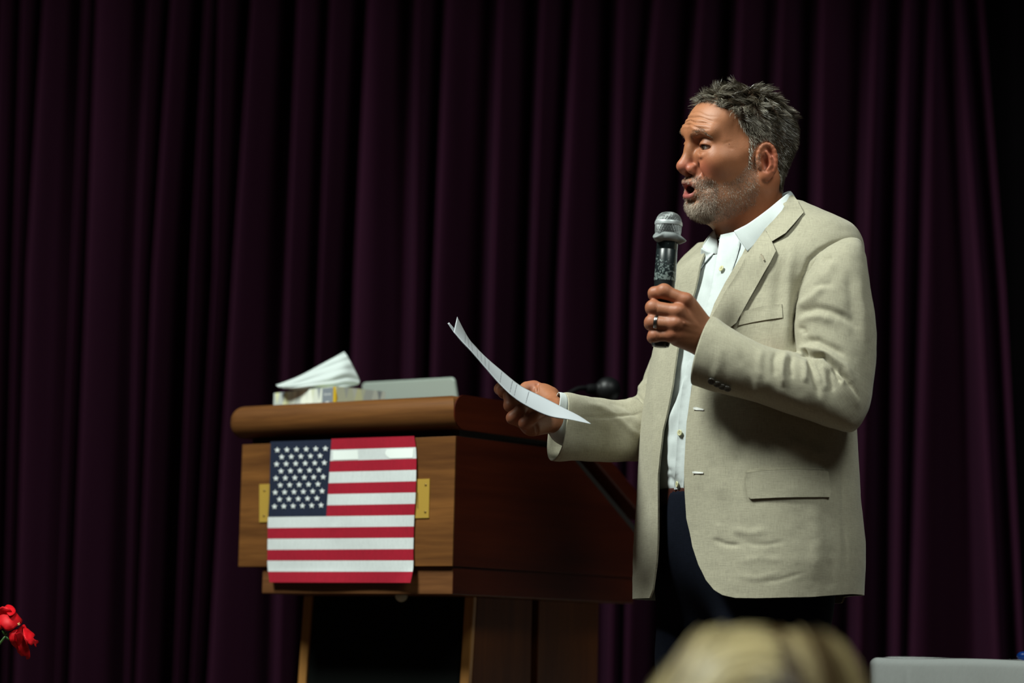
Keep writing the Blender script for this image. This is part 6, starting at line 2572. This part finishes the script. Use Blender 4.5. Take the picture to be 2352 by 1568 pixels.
# ================================================================== red flowers at the left edge
FY = 4.75
flw = thing('flower_stem', 'green stem with two ruffled red blooms at the left edge', 'flower', tuple(P(-40, 1552, FY)))
m, nt, b = new_mat('red_petal')
tcn = N(nt, 'ShaderNodeTexCoord')
nn = N(nt, 'ShaderNodeTexNoise', i_Scale=70.0, i_Detail=3.0)
nt.links.new(tcn.outputs['Object'], nn.inputs['Vector'])
r = ramp(nt, [(0.3, (0.42, 0.001, 0.004)), (0.7, (0.66, 0.003, 0.011))])
nt.links.new(nn.outputs['Fac'], r.inputs[0])
nt.links.new(r.outputs[0], b.inputs['Base Color'])
b.inputs['Roughness'].default_value = 0.55
b.inputs['Specular IOR Level'].default_value = 0.22
M_petal = m
M_stem = plain('stem_green', (0.035, 0.10, 0.018), 0.5)


def petal(outline, dy, cup, center, seed, tilt=(0.0, 0.0)):
    """one cupped, ruffled petal filling an outline; cup > 0 bends its rim away from the hall"""
    pts = []
    loop = path_spline(outline + outline[:1], 46)[:-1]
    nb = len(loop)
    pts = [tuple(q) for q in loop]
    cx, cy = loop.mean(0)
    for k in range(1, 6):
        for j in range(0, nb, 2 if k < 4 else 4):
            f = 1 - k / 6
            pts.append((cx + (loop[j, 0] - cx) * f, cy + (loop[j, 1] - cy) * f))
    pts.append((cx, cy))
    res = geometry.delaunay_2d_cdt([Vector(p) for p in pts], [(i, (i + 1) % nb) for i in range(nb)], [], 1, 1e-4)
    q = np.array([tuple(p) for p in res[0]])
    r = np.hypot(q[:, 0] - center[0], q[:, 1] - center[1]) / 30.0
    Y = FY + dy + cup * 0.022 * r ** 2 + tilt[0] * (q[:, 0] - cx) * 0.0008 + tilt[1] * (q[:, 1] - cy) * 0.0008
    Y = Y + 0.0030 * noise3(np.column_stack([q / 9.0, np.full(len(q), seed)]), 1.0, seed) * np.clip(r, 0.2, 1.2)
    v = [tuple(P(a, c, y)) for (a, c), y in zip(q, Y)]
    o = mesh_obj('petal', v, [list(f) for f in res[2]], M_petal, flw)
    s_ = o.modifiers.new('sheet', 'SOLIDIFY')
    s_.thickness = 0.0007


UPC, LOC_ = (18, 1428), (44, 1462)
petal([(-12, 1400), (0, 1395), (6, 1392), (12, 1394), (20, 1396), (28, 1405), (30, 1420), (20, 1435), (0, 1440), (-14, 1430)], 0.008, 0.3, UPC, 1, (0, 1.0))
petal([(10, 1394), (17, 1389), (25, 1390), (33, 1396), (36, 1404), (30, 1412), (22, 1414), (14, 1404)], 0.001, 0.6, UPC, 2, (0, -1.5))
petal([(-6, 1405), (8, 1402), (20, 1408), (34, 1405), (40, 1410), (46, 1418), (51, 1424), (48, 1432), (38, 1438), (28, 1446), (14, 1448), (6, 1440), (-4, 1430)], -0.008, 0.8, UPC, 3, (0, -0.6))
petal([(-16, 1412), (0, 1424), (6, 1428), (8, 1440), (2, 1445), (-14, 1442)], -0.014, 0.8, UPC, 4, (0.5, -0.5))
petal([(20, 1455), (28, 1448), (40, 1446), (34, 1458), (34, 1472), (42, 1486), (46, 1500), (42, 1499), (38, 1489), (28, 1480), (22, 1468)], -0.012, 0.7, LOC_, 5, (0.4, 0))
petal([(32, 1450), (46, 1440), (56, 1434), (61, 1442), (66, 1450), (64, 1470), (66, 1486), (68, 1496), (67, 1512), (59, 1512), (60, 1507), (48, 1505), (43, 1498), (40, 1485), (33, 1470)], -0.002, 0.5, LOC_, 6, (0, -0.5))
petal([(52, 1440), (62, 1443), (70, 1449), (80, 1460), (76, 1464), (79, 1468), (88, 1472), (87, 1477), (83, 1478), (83, 1486), (80, 1483), (77, 1477), (72, 1482), (68, 1480), (60, 1470), (54, 1456)], -0.008, 0.6, LOC_, 7, (0.3, -1.0))
petal([(36, 1455), (46, 1452), (54, 1462), (52, 1480), (46, 1486), (40, 1472)], -0.010, 0.4, LOC_, 8, (1.5, 0.5))
for pts, r0, r1 in (([(-42, 1552), (-18, 1500), (0, 1477), (13, 1460)], 0.0026, 0.0022), ([(13, 1460), (11, 1452), (8, 1447)], 0.0018, 0.002), ([(13, 1462), (17, 1468), (22, 1468), (27, 1456)], 0.0009, 0.0009)):
    pp = path_spline([list(P(a, c, FY)) for a, c in pts], 14)
    gv, gf = tube(pp, [r0 + (r1 - r0) * i / 13 for i in range(14)], 8)
    mesh_obj('stem', gv, gf, M_stem, flw)
for (cx, cy, tx, ty) in ((14, 1461, 22, 1470), (13, 1460, 4, 1446), (14, 1459, 16, 1450)):
    a, c = P(cx, cy, FY), P(tx, ty, FY - 0.004)
    d = (c - a)
    gv, gf = tube([a, a + d * 0.4, a + d * 0.8, c], [0.0012, 0.0024, 0.0016, 0.0002], 6)
    mesh_obj('sepal', gv, gf, M_stem, flw)
yb_ = P(43, 1434, FY - 0.03)
for k in range(5):
    gv, gf = tube([yb_, yb_ + Vector((0.0025 * math.cos(k * 1.3), 0.001, 0.0030 * math.sin(k * 1.3) + 0.001))], [0.0006, 0.0005], 5)
    mesh_obj('stamen', gv, gf, plain('stamen_yellow', (0.75, 0.6, 0.25), 0.6), flw)
# vase on a small stand carrying the stem, outside the frame
vb = P(-75, 1660, FY)
stz = vb.z - 0.16
vz = thing('vase', 'white vase holding the red flower stem on a tall stand', 'vase', (vb.x, FY, stz))
gv, gf = lathe([(0, 0.045), (0.02, 0.055), (0.10, 0.05), (0.15, 0.028), (0.17, 0.034), (0.168, 0.030), (0.15, 0.024), (0.1, 0.04), (0.02, 0.045)], (vb.x, FY, stz), (0, 0, 1), 28)
mesh_obj('vase_body', gv, gf, plain('white_ceramic', (0.6, 0.6, 0.58), 0.3), vz)
pp = path_spline([[vb.x, FY, stz + 0.03], [vb.x + 0.002, FY, stz + 0.12], list(P(-55, 1580, FY)), list(P(-42, 1552, FY))], 14)
gv, gf = tube(pp, 0.0027, 8)
mesh_obj('stem', gv, gf, M_stem, flw)
st = thing('plant_stand', 'dark wooden stand under the white flower vase', 'stand', (vb.x, FY, STAGE_Z))
gv, gf = lathe([(0, 0.14), (0.02, 0.14), (0.03, 0.03), (stz - STAGE_Z - 0.03, 0.025), (stz - STAGE_Z - 0.02, 0.12), (stz - STAGE_Z, 0.12)], (vb.x, FY, STAGE_Z), (0, 0, 1), 28)
mesh_obj('pedestal', gv, gf, M_mah_z, st)

# ================================================================== listener in the audience, from behind
AY = 2.50
aud = thing('person', 'blond person in the audience seen from behind, blurred', 'person', (P(1728, 1500, AY).x, AY, 0))
ac = np.array(P(1728, 1480, AY))
a_top = P(1700, 1416, AY).z
HR = np.array([0.100, 0.112, 0.125])
hc_ = np.array([ac[0] - 0.002, AY + 0.0, a_top - 0.140])


def aud_sdf(p):
    d = sd_ell(p, hc_, (0.080, 0.096, 0.112))
    d = smin(d, sd_ell(p, hc_ + np.array([0, 0.03, -0.06]), (0.062, 0.075, 0.075)), 0.03)
    d = smin(d, sd_cap(p, hc_ + np.array([0, 0, -0.08]), hc_ + np.array([0, -0.015, -0.24]), 0.052, 0.058), 0.03)
    d = smin(d, sd_cap(p, hc_ + np.array([-0.13, -0.01, -0.27]), hc_ + np.array([0.13, -0.01, -0.27]), 0.052, 0.052), 0.06)
    d = smin(d, sd_ell(p, hc_ + np.array([0, -0.005, -0.48]), (0.165, 0.105, 0.26)), 0.06)
    for s in (1, -1):
        d = smin(d, sd_chain(p, [hc_ + np.array([0.175 * s, -0.01, -0.28]), hc_ + np.array([0.21 * s, 0.02, -0.54]), hc_ + np.array([0.12 * s, 0.24, -0.60])], [0.045, 0.038, 0.028], 0.02), 0.03)
        d = smin(d, sd_ell(p, hc_ + np.array([0.11 * s, 0.29, -0.61]), (0.032, 0.055, 0.018)), 0.02)
        d = smin(d, sd_chain(p, [hc_ + np.array([0.085 * s, 0.0, -0.72]), hc_ + np.array([0.10 * s, 0.40, -0.70]), np.array([hc_[0] + 0.10 * s, hc_[1] + 0.42, 0.08]), np.array([hc_[0] + 0.10 * s, hc_[1] + 0.56, 0.035])], [0.085, 0.062, 0.045, 0.034], 0.02), 0.03)
    return d


v, f = surface_nets(aud_sdf, hc_ - np.array([0.32, 0.20, hc_[2] + 0.01]), hc_ + np.array([0.32, 0.72, 0.14]), 0.011, 1)
mesh_obj('body', v, f, plain('audience_skin', (0.42, 0.20, 0.12), 0.5), aud)


def top_sdf(p):
    return np.maximum(aud_sdf(p) - 0.010, p[:, 2] - (hc_[2] - 0.19))


v, f = surface_nets(top_sdf, (hc_[0] - 0.34, hc_[1] - 0.22, hc_[2] - 0.85), (hc_[0] + 0.34, hc_[1] + 0.75, hc_[2] - 0.15), 0.011, 0)
mesh_obj('dress', v, f, plain('grey_knit', (0.05, 0.055, 0.07), 0.9), aud)
# hair: long locks falling from a parting
rg2 = np.random.default_rng(77)
n = 5200
part_x = hc_[0] + 0.030
u = rg2.random(n)
yy = hc_[1] + (u * 2 - 1) * 0.098
rootp = []
dirs, lens, cols = [], [], []
V, F, C = [], [], []
for i in range(n):
    # start along the parting, fall to one side over the skull
    side = -1 if rg2.random() < 0.62 else 1
    y0 = (rg2.random() * 2 - 1) * 0.95
    rx, ry, rz = 0.107 + rg2.normal(0, 0.003), 0.112, 0.126 + rg2.normal(0, 0.003)
    pts = []
    a0 = math.asin(0.28) + rg2.normal(0, 0.03)
    a_st = a0 + side * rg2.random() ** 1.5 * 1.3
    yk = math.sqrt(max(0.02, 1 - y0 * y0))
    ns = 9
    span = 1.95 - abs(a_st - a0) * 0.6
    sw = rg2.normal(0, 0.10)
    for k in range(ns):
        t = k / (ns - 1)
        a = a_st + side * span * t
        if abs(a) < PI / 2:
            p = np.array([rx * yk * math.sin(a), ry * y0 - 0.05 * t * (1 - abs(y0)) + sw * 0.1 * t, rz * yk ** 0.6 * math.cos(a)])
        else:
            q = abs(a) - PI / 2
            p = np.array([math.copysign(rx * yk * (1 + 0.10 * q), a), ry * y0 - 0.05 * t * (1 - abs(y0)), -q * 0.20])
        pts.append(hc_ + p)
    back = rg2.random() < 0.42
    if back:
        # locks from the crown straight down the back of the head
        b0_ = rg2.uniform(-1.0, 1.0)
        fall = rg2.uniform(0.35, 1.0)
        pts = []
        for k in range(ns):
            t = k / (ns - 1)
            a = 0.25 + (1.35 * fall + 0.7) * t
            xx_ = rx * (math.sin(b0_ * 1.25) * (0.45 + 0.55 * math.sin(min(a, PI / 2)))) + 0.02 * math.cos(b0_)
            if a < PI / 2:
                pts.append(hc_ + np.array([xx_, -ry * math.sin(a) * math.sqrt(max(0.05, 1 - (xx_ / 0.13) ** 2)), rz * math.cos(a)]))
            else:
                pts.append(hc_ + np.array([xx_, -ry * math.sqrt(max(0.05, 1 - (xx_ / 0.13) ** 2)), -(a - PI / 2) * 0.16]))
    k0 = 0.5 + 0.5 * math.sin(y0 * 9 + side * 2 + 1.0 * math.sin(i % 7)) * 0.6
    band = math.exp(-((a_st - a0) / 0.30) ** 2)
    base = np.array([0.66, 0.54, 0.27]) if side < 0 else np.array([0.48, 0.37, 0.18])
    low = np.array([0.10, 0.060, 0.022])
    cc_ = base * (0.65 + 0.5 * rg2.random())
    if side > 0 and abs(a_st - a0) < 0.45:
        cc_ = low * (0.8 + 0.5 * rg2.random())
    if back:
        st = noise3(np.array([[b0_ * 5.0, 0.3, 0.0]]), 1.0, 5)[0]
        mixk = min(1, max(0, 0.5 + 0.9 * st))
        cc_ = (low * (1 - mixk) + base * mixk) * (0.75 + 0.4 * rg2.random())
        if -0.32 < b0_ < 0.10:
            cc_ = low * (0.9 + 0.5 * rg2.random())
    P_ = np.array(pts)
    t_ = np.gradient(P_, axis=0)
    w_ = np.cross(t_, P_ - hc_)
    w_ /= np.maximum(np.linalg.norm(w_, axis=1, keepdims=True), 1e-9)
    b0 = len(V)
    for k in range(ns):
        V.append(P_[k] - w_[k] * 0.0013)
        V.append(P_[k] + w_[k] * 0.0013)
        C += [cc_, cc_]
    for k in range(ns - 1):
        F.append([b0 + 2 * k, b0 + 2 * k + 1, b0 + 2 * k + 3, b0 + 2 * k + 2])
mesh_obj('hair', np.array(V), F, hair_mat('blond_hair', 0.42, 0.4), aud, col=np.array(C), kind='stuff', smooth=False)
# her chair
ch = thing('chair', 'dark chair under the blond listener in the audience', 'chair', (hc_[0], hc_[1], 0))
M_ch = plain('chair_black', (0.02, 0.02, 0.022), 0.5)
zs_t = hc_[2] - 0.83
bm_obj('seat', box_bm((hc_[0] - 0.22, hc_[1] - 0.15, zs_t - 0.045), (hc_[0] + 0.22, hc_[1] + 0.27, zs_t), 0.012), M_ch, ch)
bm_obj('backrest', box_bm((hc_[0] - 0.21, hc_[1] - 0.185, zs_t + 0.10), (hc_[0] + 0.21, hc_[1] - 0.150, zs_t + 0.42), 0.012), M_ch, ch)
for sx in (-0.2, 0.2):
    for sy in (-0.165, 0.25):
        gv, gf = tube([(hc_[0] + sx, hc_[1] + sy, 0.0), (hc_[0] + sx, hc_[1] + sy, zs_t - 0.02 if sy > 0 else zs_t + 0.30)], 0.012, 10)
        mesh_obj('leg', gv, gf, M_ch, ch)
